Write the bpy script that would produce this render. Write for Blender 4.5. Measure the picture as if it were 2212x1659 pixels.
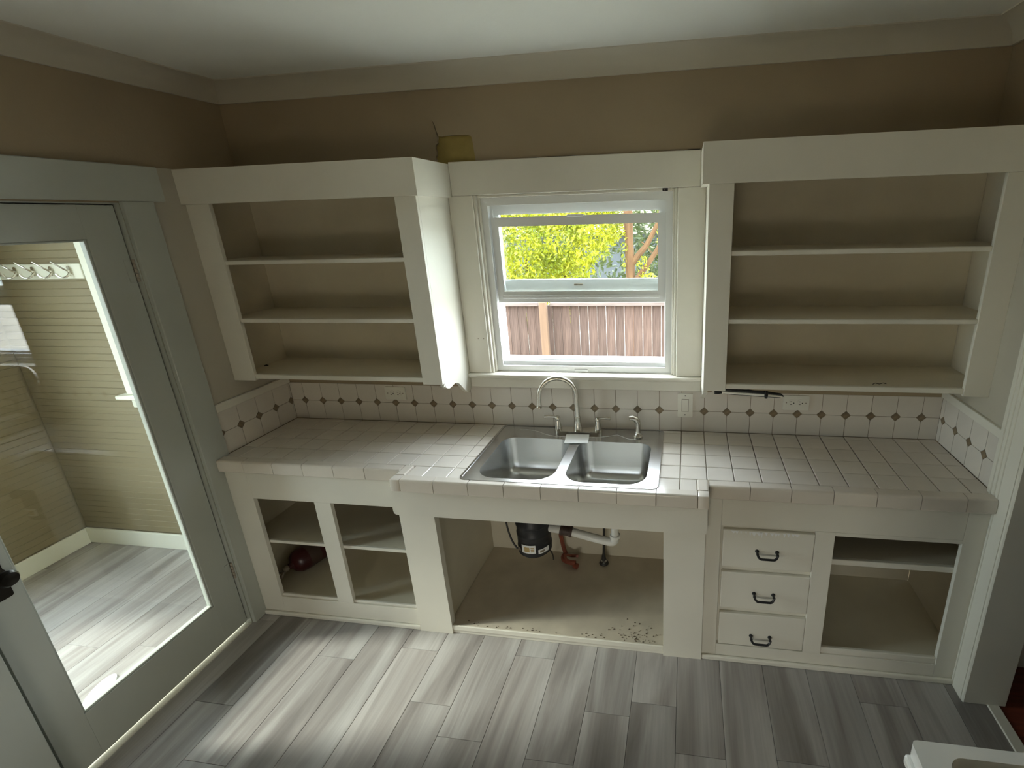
import bpy, bmesh, math, random
from mathutils import Vector, Matrix
from mathutils.geometry import tessellate_polygon
import numpy as np

for o in list(bpy.data.objects):
    bpy.data.objects.remove(o)
SC = bpy.context.scene
COL = SC.collection
random.seed(7)
PI = math.pi

# ------------------------------------------------------------------ camera
CAM_LOC = Vector((2.0951, -2.2759, 1.9443))
YAW, PIT, ROLL = -0.15828, 0.31286, -0.03145
FPX, CXP, CYP = 1059.45, 1319.46, 806.15
cy_, sy_, cp_, sp_ = math.cos(YAW), math.sin(YAW), math.cos(PIT), math.sin(PIT)
fwd = Vector((sy_ * cp_, cy_ * cp_, -sp_))
rt0 = Vector((cy_, -sy_, 0))
up0 = rt0.cross(fwd)
rt = math.cos(ROLL) * rt0 + math.sin(ROLL) * up0
upv = -math.sin(ROLL) * rt0 + math.cos(ROLL) * up0
cam_d = bpy.data.cameras.new('camera')
cam = bpy.data.objects.new('camera', cam_d)
COL.objects.link(cam)
M = Matrix((rt, upv, -fwd)).transposed().to_4x4()
M.translation = CAM_LOC
cam.matrix_world = M
cam_d.sensor_fit = 'HORIZONTAL'
cam_d.sensor_width = 36.0
cam_d.lens = FPX / 2212 * 36.0
cam_d.shift_x = (1106 - CXP) / 2212
cam_d.shift_y = (CYP - 829.5) / 2212
cam_d.clip_start = 0.02
cam_d.clip_end = 200
SC.camera = cam

# ------------------------------------------------------------------ light
SC.view_settings.view_transform = 'Standard'
SC.view_settings.look = 'None'
SC.view_settings.gamma = 1
SC.view_settings.use_curve_mapping = False
SC.view_settings.exposure = 1.08
SC.cycles.max_bounces = 10
SC.cycles.diffuse_bounces = 6
SC.cycles.transparent_max_bounces = 12
SC.cycles.sample_clamp_indirect = 6

world = bpy.data.worlds.new('sky')
SC.world = world
world.use_nodes = True
wn = world.node_tree.nodes
wn['Background'].inputs['Color'].default_value = (0.84, 0.93, 1.0, 1)
wn['Background'].inputs['Strength'].default_value = 8.7

sun_d = bpy.data.lights.new('sun', 'SUN')
sun_d.energy = 3.2
sun_d.angle = math.radians(9.0)
sun_d.color = (1.0, 0.95, 0.85)
sun = bpy.data.objects.new('sun', sun_d)
COL.objects.link(sun)
sun.rotation_euler = Vector((1.0, 0.18, -0.625)).to_track_quat('-Z', 'Y').to_euler()


def area_light(name, loc, direction, sx, sz, power, color=(1, 1, 1), portal=False, spread=180):
    d = bpy.data.lights.new(name, 'AREA')
    d.shape = 'RECTANGLE'
    d.size, d.size_y = sx, sz
    d.energy = power
    d.color = color
    d.spread = math.radians(spread)
    o = bpy.data.objects.new(name, d)
    COL.objects.link(o)
    o.location = loc
    o.rotation_euler = Vector(direction).to_track_quat('-Z', 'Y').to_euler()
    if portal:
        d.cycles.is_portal = True
    return o


area_light('daylight_kitchen_window', (1.585, 0.13, 1.6), (0, -1, 0), 0.84, 0.8, 1, portal=True)
area_light('daylight_mudroom_back_window', (-0.66, 0.02, 1.53), (0, -1, 0), 0.6, 0.9, 1, portal=True)
area_light('fill_window_portal', (1.6, -3.88, 0.61), (0, 1, 0), 1.0, 0.7, 1, portal=True)  # portal of the added rear fill window
area_light('daylight_mudroom_side_window', (-1.88, -1.30, 1.33), (1, 0, 0), 1.0, 1.75, 1, portal=True)

# ------------------------------------------------------------------ materials
MATS = {}


def mat(name, col, rough=0.5, metal=0.0, var=0.0, vscale=3.0, bump=0.0, bscale=60.0, col2=None, spec=0.5, stretch=None, rnd=0.0, coat=0.0):
    m = bpy.data.materials.new(name)
    m.use_nodes = True
    nt = m.node_tree
    b = nt.nodes['Principled BSDF']
    b.inputs['Roughness'].default_value = rough
    b.inputs['Metallic'].default_value = metal
    b.inputs['Specular IOR Level'].default_value = spec
    b.inputs['Coat Weight'].default_value = coat
    c = (*col, 1)
    b.inputs['Base Color'].default_value = c
    tc = nt.nodes.new('ShaderNodeTexCoord')
    mp = nt.nodes.new('ShaderNodeMapping')
    nt.links.new(tc.outputs['Object'], mp.inputs['Vector'])
    if stretch:
        mp.inputs['Scale'].default_value = stretch
    vec = mp.outputs['Vector']
    if var > 0 or col2 or rnd > 0:
        n = nt.nodes.new('ShaderNodeTexNoise')
        n.inputs['Scale'].default_value = vscale
        n.inputs['Detail'].default_value = 4
        nt.links.new(vec, n.inputs['Vector'])
        mx = nt.nodes.new('ShaderNodeMix')
        mx.data_type = 'RGBA'
        if col2:
            mx.inputs['A'].default_value = c
            mx.inputs['B'].default_value = (*col2, 1)
        else:
            mx.inputs['A'].default_value = tuple(x * (1 - var) for x in col) + (1,)
            mx.inputs['B'].default_value = tuple(min(1, x * (1 + var)) for x in col) + (1,)
        rr = nt.nodes.new('ShaderNodeMapRange')
        rr.inputs['From Min'].default_value = 0.3
        rr.inputs['From Max'].default_value = 0.7
        nt.links.new(n.outputs['Fac'], rr.inputs['Value'])
        nt.links.new(rr.outputs['Result'], mx.inputs['Factor'])
        out = mx.outputs['Result']
        if rnd > 0:
            oi = nt.nodes.new('ShaderNodeObjectInfo')
            mr = nt.nodes.new('ShaderNodeMapRange')
            mr.inputs['To Min'].default_value = 1 - rnd
            mr.inputs['To Max'].default_value = 1 + rnd
            nt.links.new(oi.outputs['Random'], mr.inputs['Value'])
            mm = nt.nodes.new('ShaderNodeMix')
            mm.data_type = 'RGBA'
            mm.blend_type = 'MULTIPLY'
            mm.inputs['Factor'].default_value = 1
            nt.links.new(out, mm.inputs['A'])
            nt.links.new(mr.outputs['Result'], mm.inputs['B'])
            out = mm.outputs['Result']
        nt.links.new(out, b.inputs['Base Color'])
    if bump > 0:
        n2 = nt.nodes.new('ShaderNodeTexNoise')
        n2.inputs['Scale'].default_value = bscale
        n2.inputs['Detail'].default_value = 3
        nt.links.new(vec, n2.inputs['Vector'])
        bp = nt.nodes.new('ShaderNodeBump')
        bp.inputs['Strength'].default_value = bump
        bp.inputs['Distance'].default_value = 0.002
        nt.links.new(n2.outputs['Fac'], bp.inputs['Height'])
        nt.links.new(bp.outputs['Normal'], b.inputs['Normal'])
    MATS[name] = m
    return m


mat('white_paint', (0.76, 0.73, 0.64), 0.42, var=0.03, bump=0.15, bscale=40)
mat('door_paint', (0.47, 0.49, 0.44), 0.4, var=0.03, bump=0.15, bscale=40)
mat('vinyl', (0.82, 0.83, 0.82), 0.35)
mat('wall_paint', (0.36, 0.285, 0.185), 0.75, var=0.04, bump=0.25, bscale=90)
mat('ceiling_paint', (0.74, 0.74, 0.69), 0.85, var=0.02, bump=0.2, bscale=70)
mat('strip_paint', (0.50, 0.46, 0.375), 0.5, var=0.03)
mat('cove_paint', (0.54, 0.50, 0.41), 0.8, var=0.02)
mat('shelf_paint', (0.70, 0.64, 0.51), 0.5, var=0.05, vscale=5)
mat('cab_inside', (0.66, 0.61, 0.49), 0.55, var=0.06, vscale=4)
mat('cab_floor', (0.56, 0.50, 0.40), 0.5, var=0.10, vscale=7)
mat('tile', (0.74, 0.69, 0.62), 0.16, var=0.03, vscale=8, rnd=0.03, bump=0.05, bscale=25)
mat('edge_tile', (0.72, 0.66, 0.58), 0.16, var=0.04, vscale=8, rnd=0.04)
mat('diamond_tile', (0.22, 0.165, 0.10), 0.3, var=0.25, vscale=60, rnd=0.1)
mat('grout', (0.27, 0.225, 0.165), 0.9, var=0.15, vscale=20)
mat('plaster_edge', (0.58, 0.52, 0.42), 0.9)
mat('lath', (0.34, 0.26, 0.08), 0.85, var=0.12, vscale=14, bump=0.4, bscale=80)
mat('steel', (0.56, 0.56, 0.55), 0.27, metal=1.0, var=0.05, vscale=4, bump=0.03, bscale=200)
mat('nickel', (0.72, 0.69, 0.62), 0.25, metal=1.0)
mat('chrome', (0.7, 0.7, 0.7), 0.12, metal=1.0)
mat('black_metal', (0.012, 0.012, 0.013), 0.4)
mat('black_plastic', (0.012, 0.012, 0.014), 0.45, var=0.2, vscale=10)
mat('plate_plastic', (0.80, 0.78, 0.70), 0.3)
mat('slot_dark', (0.02, 0.018, 0.015), 0.6)
mat('pvc', (0.76, 0.75, 0.70), 0.35, var=0.06, vscale=20)
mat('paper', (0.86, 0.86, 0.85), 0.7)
mat('copper_red', (0.24, 0.065, 0.035), 0.5, var=0.2, vscale=30)
mat('rubber_dark', (0.03, 0.028, 0.025), 0.55)
mat('coupling', (0.06, 0.035, 0.025), 0.55)
mat('dark_red', (0.045, 0.007, 0.007), 0.35)
mat('bronze', (0.02, 0.017, 0.013), 0.32, metal=0.7)
mat('hinge_metal', (0.36, 0.31, 0.25), 0.4, metal=0.5, var=0.3, vscale=60)
mat('board_tan', (0.25, 0.205, 0.12), 0.55, var=0.03, rnd=0.03)
mat('trim_cream', (0.84, 0.84, 0.74), 0.4)
mat('fence_wood', (0.086, 0.056, 0.043), 0.9, col2=(0.036, 0.020, 0.014), vscale=6, stretch=(9, 9, 0.6), rnd=0.22, bump=0.4, bscale=12)
mat('fence_post', (0.11, 0.068, 0.04), 0.9, var=0.15, vscale=4, stretch=(6, 6, 0.6))
mat('fence_rail', (0.105, 0.083, 0.073), 0.9, var=0.2, vscale=6, stretch=(0.8, 6, 6))
mat('bark', (0.125, 0.062, 0.025), 0.95, col2=(0.08, 0.036, 0.015), vscale=8, stretch=(3, 3, 0.5), bump=0.8, bscale=14)
mat('ground_dirt', (0.50, 0.47, 0.40), 0.95, var=0.3, vscale=2)
mat('house_siding', (0.07, 0.075, 0.085), 0.8, var=0.05)
mat('roof_shingle', (0.12, 0.10, 0.07), 0.9, var=0.35, vscale=25)
mat('stove_enamel', (0.80, 0.80, 0.76), 0.18, coat=0.3)
mat('red_floor', (0.16, 0.035, 0.018), 0.35, var=0.25, vscale=6, stretch=(1, 12, 1))
mat('alu', (0.62, 0.62, 0.62), 0.25, metal=1.0)
mat('subfloor', (0.05, 0.045, 0.04), 0.95)
mat('dirt', (0.12, 0.09, 0.06), 0.9)
mat('sticker_tan', (0.50, 0.36, 0.16), 0.6)
mat('sticker_black', (0.03, 0.03, 0.03), 0.6)
mat('rod_white', (0.92, 0.88, 0.80), 0.12, coat=1.0)


def floor_material():
    m = bpy.data.materials.new('vinyl_plank')
    m.use_nodes = True
    nt = m.node_tree
    L = nt.links.new
    b = nt.nodes['Principled BSDF']
    tc = nt.nodes.new('ShaderNodeTexCoord')
    oi = nt.nodes.new('ShaderNodeObjectInfo')
    mul = nt.nodes.new('ShaderNodeMath'); mul.operation = 'MULTIPLY'; mul.inputs[1].default_value = 37.0
    L(oi.outputs['Random'], mul.inputs[0])
    add = nt.nodes.new('ShaderNodeVectorMath'); add.operation = 'ADD'
    L(tc.outputs['Object'], add.inputs[0]); L(mul.outputs[0], add.inputs[1])
    mp = nt.nodes.new('ShaderNodeMapping'); mp.inputs['Scale'].default_value = (1.0, 0.10, 1.0)
    L(add.outputs[0], mp.inputs['Vector'])
    n1 = nt.nodes.new('ShaderNodeTexNoise'); n1.inputs['Scale'].default_value = 7; n1.inputs['Detail'].default_value = 7; n1.inputs['Distortion'].default_value = 1.2
    L(mp.outputs[0], n1.inputs['Vector'])
    r1 = nt.nodes.new('ShaderNodeValToRGB')
    e = r1.color_ramp.elements
    e[0].position = 0.30; e[0].color = (0.22, 0.20, 0.19, 1)
    e[1].position = 0.56; e[1].color = (0.41, 0.39, 0.375, 1)
    k = e.new(0.43); k.color = (0.31, 0.285, 0.27, 1)
    k = e.new(0.75); k.color = (0.50, 0.485, 0.47, 1)
    L(n1.outputs['Fac'], r1.inputs['Fac'])
    mp2 = nt.nodes.new('ShaderNodeMapping'); mp2.inputs['Scale'].default_value = (1.0, 0.035, 1.0)
    L(add.outputs[0], mp2.inputs['Vector'])
    n2 = nt.nodes.new('ShaderNodeTexNoise'); n2.inputs['Scale'].default_value = 110; n2.inputs['Detail'].default_value = 3
    L(mp2.outputs[0], n2.inputs['Vector'])
    mr = nt.nodes.new('ShaderNodeMapRange'); mr.inputs['From Min'].default_value = 0.3; mr.inputs['From Max'].default_value = 0.7
    mr.inputs['To Min'].default_value = 0.92; mr.inputs['To Max'].default_value = 1.07
    L(n2.outputs['Fac'], mr.inputs['Value'])
    mr2 = nt.nodes.new('ShaderNodeMapRange'); mr2.inputs['To Min'].default_value = 0.86; mr2.inputs['To Max'].default_value = 1.14
    L(oi.outputs['Random'], mr2.inputs['Value'])
    mm = nt.nodes.new('ShaderNodeMath'); mm.operation = 'MULTIPLY'
    L(mr.outputs[0], mm.inputs[0]); L(mr2.outputs[0], mm.inputs[1])
    mx = nt.nodes.new('ShaderNodeMix'); mx.data_type = 'RGBA'; mx.blend_type = 'MULTIPLY'; mx.inputs['Factor'].default_value = 1
    L(r1.outputs['Color'], mx.inputs['A']); L(mm.outputs[0], mx.inputs['B'])
    L(mx.outputs['Result'], b.inputs['Base Color'])
    b.inputs['Roughness'].default_value = 0.38
    bp = nt.nodes.new('ShaderNodeBump'); bp.inputs['Strength'].default_value = 0.2; bp.inputs['Distance'].default_value = 0.001
    L(n2.outputs['Fac'], bp.inputs['Height']); L(bp.outputs[0], b.inputs['Normal'])
    MATS['vinyl_plank'] = m


floor_material()


def leaf_material(name, ca, cb, scale):
    m = bpy.data.materials.new(name)
    m.use_nodes = True
    nt = m.node_tree
    L = nt.links.new
    out = nt.nodes['Material Output']
    b = nt.nodes['Principled BSDF']
    tc = nt.nodes.new('ShaderNodeTexCoord')
    n = nt.nodes.new('ShaderNodeTexNoise'); n.inputs['Scale'].default_value = scale; n.inputs['Detail'].default_value = 3
    L(tc.outputs['Object'], n.inputs['Vector'])
    mr = nt.nodes.new('ShaderNodeMapRange'); mr.inputs['From Min'].default_value = 0.35; mr.inputs['From Max'].default_value = 0.65
    L(n.outputs['Fac'], mr.inputs['Value'])
    mx = nt.nodes.new('ShaderNodeMix'); mx.data_type = 'RGBA'
    mx.inputs['A'].default_value = (*ca, 1); mx.inputs['B'].default_value = (*cb, 1)
    L(mr.outputs[0], mx.inputs['Factor'])
    L(mx.outputs['Result'], b.inputs['Base Color'])
    b.inputs['Roughness'].default_value = 0.4
    tr = nt.nodes.new('ShaderNodeBsdfTranslucent')
    L(mx.outputs['Result'], tr.inputs['Color'])
    ms = nt.nodes.new('ShaderNodeMixShader'); ms.inputs[0].default_value = 0.35
    L(b.outputs[0], ms.inputs[1]); L(tr.outputs[0], ms.inputs[2]); L(ms.outputs[0], out.inputs['Surface'])
    MATS[name] = m


leaf_material('leaf_bright', (0.42, 0.40, 0.010), (0.14, 0.17, 0.007), 3)
leaf_material('leaf_far', (0.07, 0.085, 0.022), (0.035, 0.05, 0.018), 2)


def glass_material(name, tint=(0.97, 0.99, 0.98)):
    m = bpy.data.materials.new(name)
    m.use_nodes = True
    nt = m.node_tree
    nt.nodes.remove(nt.nodes['Principled BSDF'])
    out = nt.nodes['Material Output']
    fr = nt.nodes.new('ShaderNodeFresnel')
    ge = nt.nodes.new('ShaderNodeNewGeometry')      # the node inverts the IOR on back faces: feed 1/1.5 there
    ior = nt.nodes.new('ShaderNodeMapRange'); ior.inputs['To Min'].default_value = 1.5; ior.inputs['To Max'].default_value = 1 / 1.5
    nt.links.new(ge.outputs['Backfacing'], ior.inputs['Value']); nt.links.new(ior.outputs['Result'], fr.inputs['IOR'])
    t = nt.nodes.new('ShaderNodeBsdfTransparent'); t.inputs['Color'].default_value = (*tint, 1)
    g = nt.nodes.new('ShaderNodeBsdfGlossy'); g.inputs['Roughness'].default_value = 0.0
    ms = nt.nodes.new('ShaderNodeMixShader')
    nt.links.new(fr.outputs[0], ms.inputs[0]); nt.links.new(t.outputs[0], ms.inputs[1]); nt.links.new(g.outputs[0], ms.inputs[2])
    nt.links.new(ms.outputs[0], out.inputs['Surface'])
    MATS[name] = m


glass_material('clear_glass')
glass_material('fill_tint_glass', (0.78, 0.73, 0.66))  # tint sets colour and strength of the added rear fill light

# ------------------------------------------------------------------ helpers
WL = {}


def props(o, label=None, cat=None, group=None, kind=None):
    if label: o['label'] = label
    if cat: o['category'] = cat
    if group: o['group'] = group
    if kind: o['kind'] = kind
    return o


def empty(name, loc, label=None, cat=None, group=None, kind=None):
    o = bpy.data.objects.new(name, None)
    COL.objects.link(o)
    o.empty_display_size = 0.05
    o.location = loc
    WL[o] = Vector(loc)
    return props(o, label, cat, group, kind)


def place(o, c, parent):
    WL[o] = Vector(c)
    if parent:
        o.parent = parent
        o.location = Vector(c) - WL[parent]
    else:
        o.location = c


def mk(name, bm, m, parent=None, smooth=False, **kw):
    bmesh.ops.recalc_face_normals(bm, faces=bm.faces[:])
    lo = Vector((1e9,) * 3); hi = Vector((-1e9,) * 3)
    for v in bm.verts:
        for i in range(3):
            lo[i] = min(lo[i], v.co[i]); hi[i] = max(hi[i], v.co[i])
    c = (lo + hi) / 2
    if parent is None:
        c.z = lo.z
    for v in bm.verts:
        v.co -= c
    if smooth:
        for f in bm.faces: f.smooth = True
        for e in bm.edges:
            if len(e.link_faces) == 2 and e.calc_face_angle(0) > 0.6: e.smooth = False
    me = bpy.data.meshes.new(name)
    bm.to_mesh(me); bm.free()
    mats = m if isinstance(m, (list, tuple)) else [m]
    for q in mats: me.materials.append(MATS[q])
    o = bpy.data.objects.new(name, me)
    COL.objects.link(o)
    place(o, c, parent)
    return props(o, **kw)


def inst(name, src, c, parent, **kw):
    o = src.copy()
    o.name = name
    for k in list(o.keys()): del o[k]
    COL.objects.link(o)
    place(o, c, parent)
    return props(o, **kw)


def B(): return bmesh.new()


def abox(bm, x0, x1, y0, y1, z0, z1, bev=0.0, seg=1, mi=0):
    x0, x1 = min(x0, x1), max(x0, x1); y0, y1 = min(y0, y1), max(y0, y1); z0, z1 = min(z0, z1), max(z0, z1)
    vs = [bm.verts.new(p) for p in ((x0, y0, z0), (x1, y0, z0), (x1, y1, z0), (x0, y1, z0), (x0, y0, z1), (x1, y0, z1), (x1, y1, z1), (x0, y1, z1))]
    fs = [bm.faces.new([vs[i] for i in q]) for q in ((0, 3, 2, 1), (4, 5, 6, 7), (0, 1, 5, 4), (1, 2, 6, 5), (2, 3, 7, 6), (3, 0, 4, 7))]
    for f in fs: f.material_index = mi
    if bev > 0:
        es = list({e for f in fs for e in f.edges})
        bmesh.ops.bevel(bm, geom=es, offset=bev, segments=seg, affect='EDGES', profile=0.5, clamp_overlap=True)
    return bm


def box(name, x0, x1, y0, y1, z0, z1, m, parent=None, bev=0.002, seg=1, **kw):
    return mk(name, abox(B(), x0, x1, y0, y1, z0, z1, bev, seg), m, parent, **kw)


AX = {'x': lambda u, v, w: (w, u, v), 'y': lambda u, v, w: (u, w, v), 'z': lambda u, v, w: (u, v, w)}


def prism(bm, loops, axis, w0, w1, mi=0):
    """polygon (first loop) with holes (other loops) extruded along axis; axis x:(y,z) y:(x,z) z:(x,y)"""
    f3 = AX[axis] if isinstance(axis, str) else axis
    flat = [p for l in loops for p in l]
    tris = tessellate_polygon([[Vector((p[0], p[1], 0)) for p in l] for l in loops])
    va = [bm.verts.new(f3(p[0], p[1], w0)) for p in flat]
    vb = [bm.verts.new(f3(p[0], p[1], w1)) for p in flat]
    for t in tris:
        try:
            bm.faces.new([va[i] for i in t]).material_index = mi
            bm.faces.new([vb[i] for i in reversed(t)]).material_index = mi
        except ValueError:
            pass
    k = 0
    for l in loops:
        n = len(l)
        for i in range(n):
            a, b = k + i, k + (i + 1) % n
            try:
                bm.faces.new((va[a], va[b], vb[b], vb[a])).material_index = mi
            except ValueError:
                pass
        k += n
    return bm


def rect(x0, x1, y0, y1): return [(x0, y0), (x1, y0), (x1, y1), (x0, y1)]


def rrect(x0, x1, y0, y1, r, n=6):
    out = []
    rs = r if isinstance(r, (list, tuple)) else [r] * 4
    for (cx, cy, a0, q) in ((x0, y0, PI, 0), (x1, y0, 1.5 * PI, 1), (x1, y1, 0, 2), (x0, y1, 0.5 * PI, 3)):
        rr = rs[q]
        ox = cx + rr * (1 if q in (0, 3) else -1)
        oy = cy + rr * (1 if q in (0, 1) else -1)
        for i in range(n + 1):
            a = a0 + 0.5 * PI * i / n
            out.append((ox + rr * math.cos(a), oy + rr * math.sin(a)))
    return out


def tube(bm, pts, r, n=12, cap=True, mi=0):
    pts = [Vector(p) for p in pts]
    rs = r if isinstance(r, (list, tuple)) else [r] * len(pts)
    rings = []
    ref = None
    for i, p in enumerate(pts):
        d = (pts[min(i + 1, len(pts) - 1)] - pts[max(i - 1, 0)]).normalized()
        if ref is None:
            ref = Vector((0, 0, 1)) if abs(d.z) < 0.9 else Vector((1, 0, 0))
        a = (ref - d * ref.dot(d)).normalized()
        b = d.cross(a)
        ref = a
        rings.append([bm.verts.new(p + rs[i] * (math.cos(2 * PI * k / n) * a + math.sin(2 * PI * k / n) * b)) for k in range(n)])
    for i in range(len(rings) - 1):
        for k in range(n):
            bm.faces.new((rings[i][k], rings[i][(k + 1) % n], rings[i + 1][(k + 1) % n], rings[i + 1][k])).material_index = mi
    if cap:
        bm.faces.new(rings[0]).material_index = mi
        bm.faces.new(rings[-1]).material_index = mi
    return bm


def lathe(bm, prof, base, axis=(0, 0, 1), n=24, mi=0):
    axis = Vector(axis).normalized()
    ref = Vector((1, 0, 0)) if abs(axis.x) < 0.9 else Vector((0, 1, 0))
    a = (ref - axis * ref.dot(axis)).normalized(); b = axis.cross(a)
    base = Vector(base)
    rings = []
    for r, h in prof:
        r = max(r, 1e-4)
        rings.append([bm.verts.new(base + axis * h + r * (math.cos(2 * PI * k / n) * a + math.sin(2 * PI * k / n) * b)) for k in range(n)])
    for i in range(len(rings) - 1):
        for k in range(n):
            bm.faces.new((rings[i][k], rings[i][(k + 1) % n], rings[i + 1][(k + 1) % n], rings[i + 1][k])).material_index = mi
    bm.faces.new(rings[0]).material_index = mi
    bm.faces.new(rings[-1]).material_index = mi
    return bm


def bez(p0, p1, p2, p3, n=10):
    p0, p1, p2, p3 = map(Vector, (p0, p1, p2, p3))
    return [(1 - t) ** 3 * p0 + 3 * (1 - t) ** 2 * t * p1 + 3 * (1 - t) * t * t * p2 + t ** 3 * p3 for t in [i / n for i in range(n + 1)]]


# ------------------------------------------------------------------ main dimensions
XL, XR = -0.0865, 3.2614
P = 0.1095
ZC = 0.9
ZT = 2.56
YR = -3.75
ZB = 1.113        # top of the backsplash

# ------------------------------------------------------------------ back wall
WX0, WX1, WZ0, WZ1 = 1.12, 2.05, 1.178, 2.045
hole = [(0.953, 2.150), (1.150, 2.150), (1.147, 2.20), (1.143, 2.255), (1.141, 2.285), (1.136, 2.294), (1.126, 2.2985), (1.10, 2.300), (1.05, 2.301), (1.00, 2.299),
        (0.984, 2.3005), (0.9815, 2.309), (0.9765, 2.325), (0.9725, 2.345), (0.9705, 2.352), (0.961, 2.367), (0.9685, 2.350), (0.9700, 2.340), (0.9735, 2.322),
        (0.977, 2.303), (0.9795, 2.296), (0.9745, 2.279), (0.976, 2.272), (0.966, 2.264), (0.9625, 2.250), (0.9665, 2.236), (0.9635, 2.222), (0.958, 2.214), (0.961, 2.203), (0.955, 2.193)]
bm = B()
prism(bm, [rect(XL - 0.11, XR + 0.14, ZB, 2.62), rect(WX0, WX1, WZ0, WZ1), hole], 'y', 0.0, 0.015)
prism(bm, [rect(XL - 0.11, XR + 0.14, 0.88, 2.62), rect(WX0, WX1, WZ0, WZ1)], 'y', 0.015, 0.12)
abox(bm, XL - 0.11, XR + 0.14, 0.10, 0.12, -0.06, 0.88)
wall_back = mk('wall_back', bm, 'wall_paint', kind='structure')
bm = B(); prism(bm, [rect(0.93, 1.17, 2.155, 2.32)], 'y', 0.0125, 0.0148)
mk('lath_patch', bm, 'lath', wall_back, label='bare yellow-brown patch where the plaster has broken away')
# dark gap where plaster meets the head board
bm = B(); prism(bm, [[(1.33, 2.191), (1.45, 2.194), (1.55, 2.1935), (1.63, 2.1925), (1.63, 2.1905), (1.33, 2.1895)]], 'y', -0.0012, 0.004)
prism(bm, [[(2.05, 2.1905), (2.09, 2.195), (2.14, 2.195), (2.14, 2.190), (2.05, 2.190)]], 'y', -0.0012, 0.004)
mk('plaster_crack', bm, 'slot_dark', wall_back)

# ------------------------------------------------------------------ left wall, right wall, rear wall
DY0, DY1, DZ1 = -0.5705, -1.362, 2.045      # glass door opening
bm = B()
abox(bm, -0.20, XL, DY0, 0.0, -0.06, 2.62); abox(bm, -0.20, XL, YR - 0.1, DY1, -0.06, 2.62); abox(bm, -0.20, XL, DY1, DY0, DZ1, 2.62)
wall_left = mk('wall_left', bm, 'wall_paint', kind='structure')
RY0, RY1 = -0.575, -1.40                  # doorway on the right
bm = B()
abox(bm, XR, XR + 0.135, RY0, 0.0, -0.06, 2.62); abox(bm, XR, XR + 0.135, YR - 0.1, RY1, -0.06, 2.62); abox(bm, XR, XR + 0.135, RY1, RY0, 2.05, 2.62)
wall_right = mk('wall_right', bm, 'wall_paint', kind='structure')
RW = (1.05, 2.15, 0.22, 1.0)
bm = B(); prism(bm, [rect(XL - 0.11, XR + 0.14, -0.06, 2.62), rect(*RW)], 'y', YR - 0.12, YR)
mk('wall_rear', bm, 'wall_paint', kind='structure')
w4 = empty('fill_window', (1.6, YR, 0.22), kind='structure')  # unseen rear window, added to fill the room with soft light
ringp = [rect(*RW), rect(RW[0] + 0.05, RW[1] - 0.05, RW[2] + 0.05, RW[3] - 0.05)]
bm = B(); prism(bm, ringp, 'y', YR - 0.09, YR - 0.03)
mk('window_frame', bm, 'vinyl', w4)
bm = B(); prism(bm, [rect(RW[0] - 0.07, RW[1] + 0.07, RW[2] - 0.07, RW[3] + 0.07), rect(*RW)], 'y', YR, YR + 0.02)
mk('window_casing', bm, 'white_paint', w4)
box('pane', RW[0] + 0.05, RW[1] - 0.05, YR - 0.064, YR - 0.06, RW[2] + 0.05, RW[3] - 0.05, 'fill_tint_glass', w4, bev=0)

# ------------------------------------------------------------------ ceiling and cove
bm = B(); abox(bm, XL - 0.12, XR + 0.14, YR - 0.12, 0.12, ZT, ZT + 0.1)
mk('ceiling', bm, 'ceiling_paint', kind='structure')
cove = [(0.0, 2.487), (-0.012, 2.487), (-0.013, 2.494)] + [(-0.013 - 0.085 * math.sin(t * PI / 2 / 6) ** 1.0 * 1.0 if False else -0.013 - 0.10 * (1 - math.cos(t * PI / 12)), 2.494 + 0.062 * math.sin(t * PI / 12)) for t in range(1, 7)] + [(-0.116, 2.562), (0.0, 2.562)]
bm = B(); prism(bm, [cove], 'x', XL, XR)
mk('trim_1', bm, 'cove_paint', kind='structure', smooth=True)
bm = B(); prism(bm, [[(XL - y, z) for (y, z) in cove]], 'y', 0.0, YR)
mk('trim_2', bm, 'cove_paint', kind='structure', smooth=True)
bm = B(); prism(bm, [[(XR + y, z) for (y, z) in cove]], 'y', 0.0, YR)
mk('trim_3', bm, 'cove_paint', kind='structure', smooth=True)

# ------------------------------------------------------------------ kitchen floor
bm = B(); abox(bm, XL - 0.0, 3.335, YR, 0.10, -0.05, -0.006)
floor = mk('floor', bm, 'subfloor', kind='structure')
PW = 0.187
xs = [XL] + [0.026 + PW * k for k in range(0, 18)] + [3.335]
BUTT = {2: [-1.206], 7: [-0.996], 10: [-0.822], 12: [-0.94], 4: [-1.5], 5: [-0.62, -1.9], 15: [-1.1]}
PLANK_MESH = {}


def plank_row(x0, x1, ys, parent):
    for a, b in zip(ys[:-1], ys[1:]):
        key = (round(x1 - x0, 3), round(a - b, 3))
        c = ((x0 + x1) / 2, (a + b) / 2, -0.003)
        if key in PLANK_MESH:
            inst('plank', PLANK_MESH[key], c, parent)
        else:
            bm = B(); abox(bm, x0 + 0.0007, x1 - 0.0007, b + 0.0006, a - 0.0006, -0.006, 0.0, 0.0008)
            PLANK_MESH[key] = mk('plank', bm, 'vinyl_plank', parent)


for k in range(len(xs) - 1):
    ys = [-0.40]
    if k in BUTT: ys += BUTT[k]
    else: ys.append(-0.55 - ((k * 0.437) % 1.15))
    while ys[-1] - 1.22 > YR: ys.append(round(ys[-1] - 1.22, 4))
    ys.append(YR)
    plank_row(xs[k], xs[k + 1], ys, floor)
box('trim_4', 3.331, 3.376, RY1 - 0.02, RY0 + 0.005, -0.006, 0.006, 'white_paint', bev=0.003, kind='structure')

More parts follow.
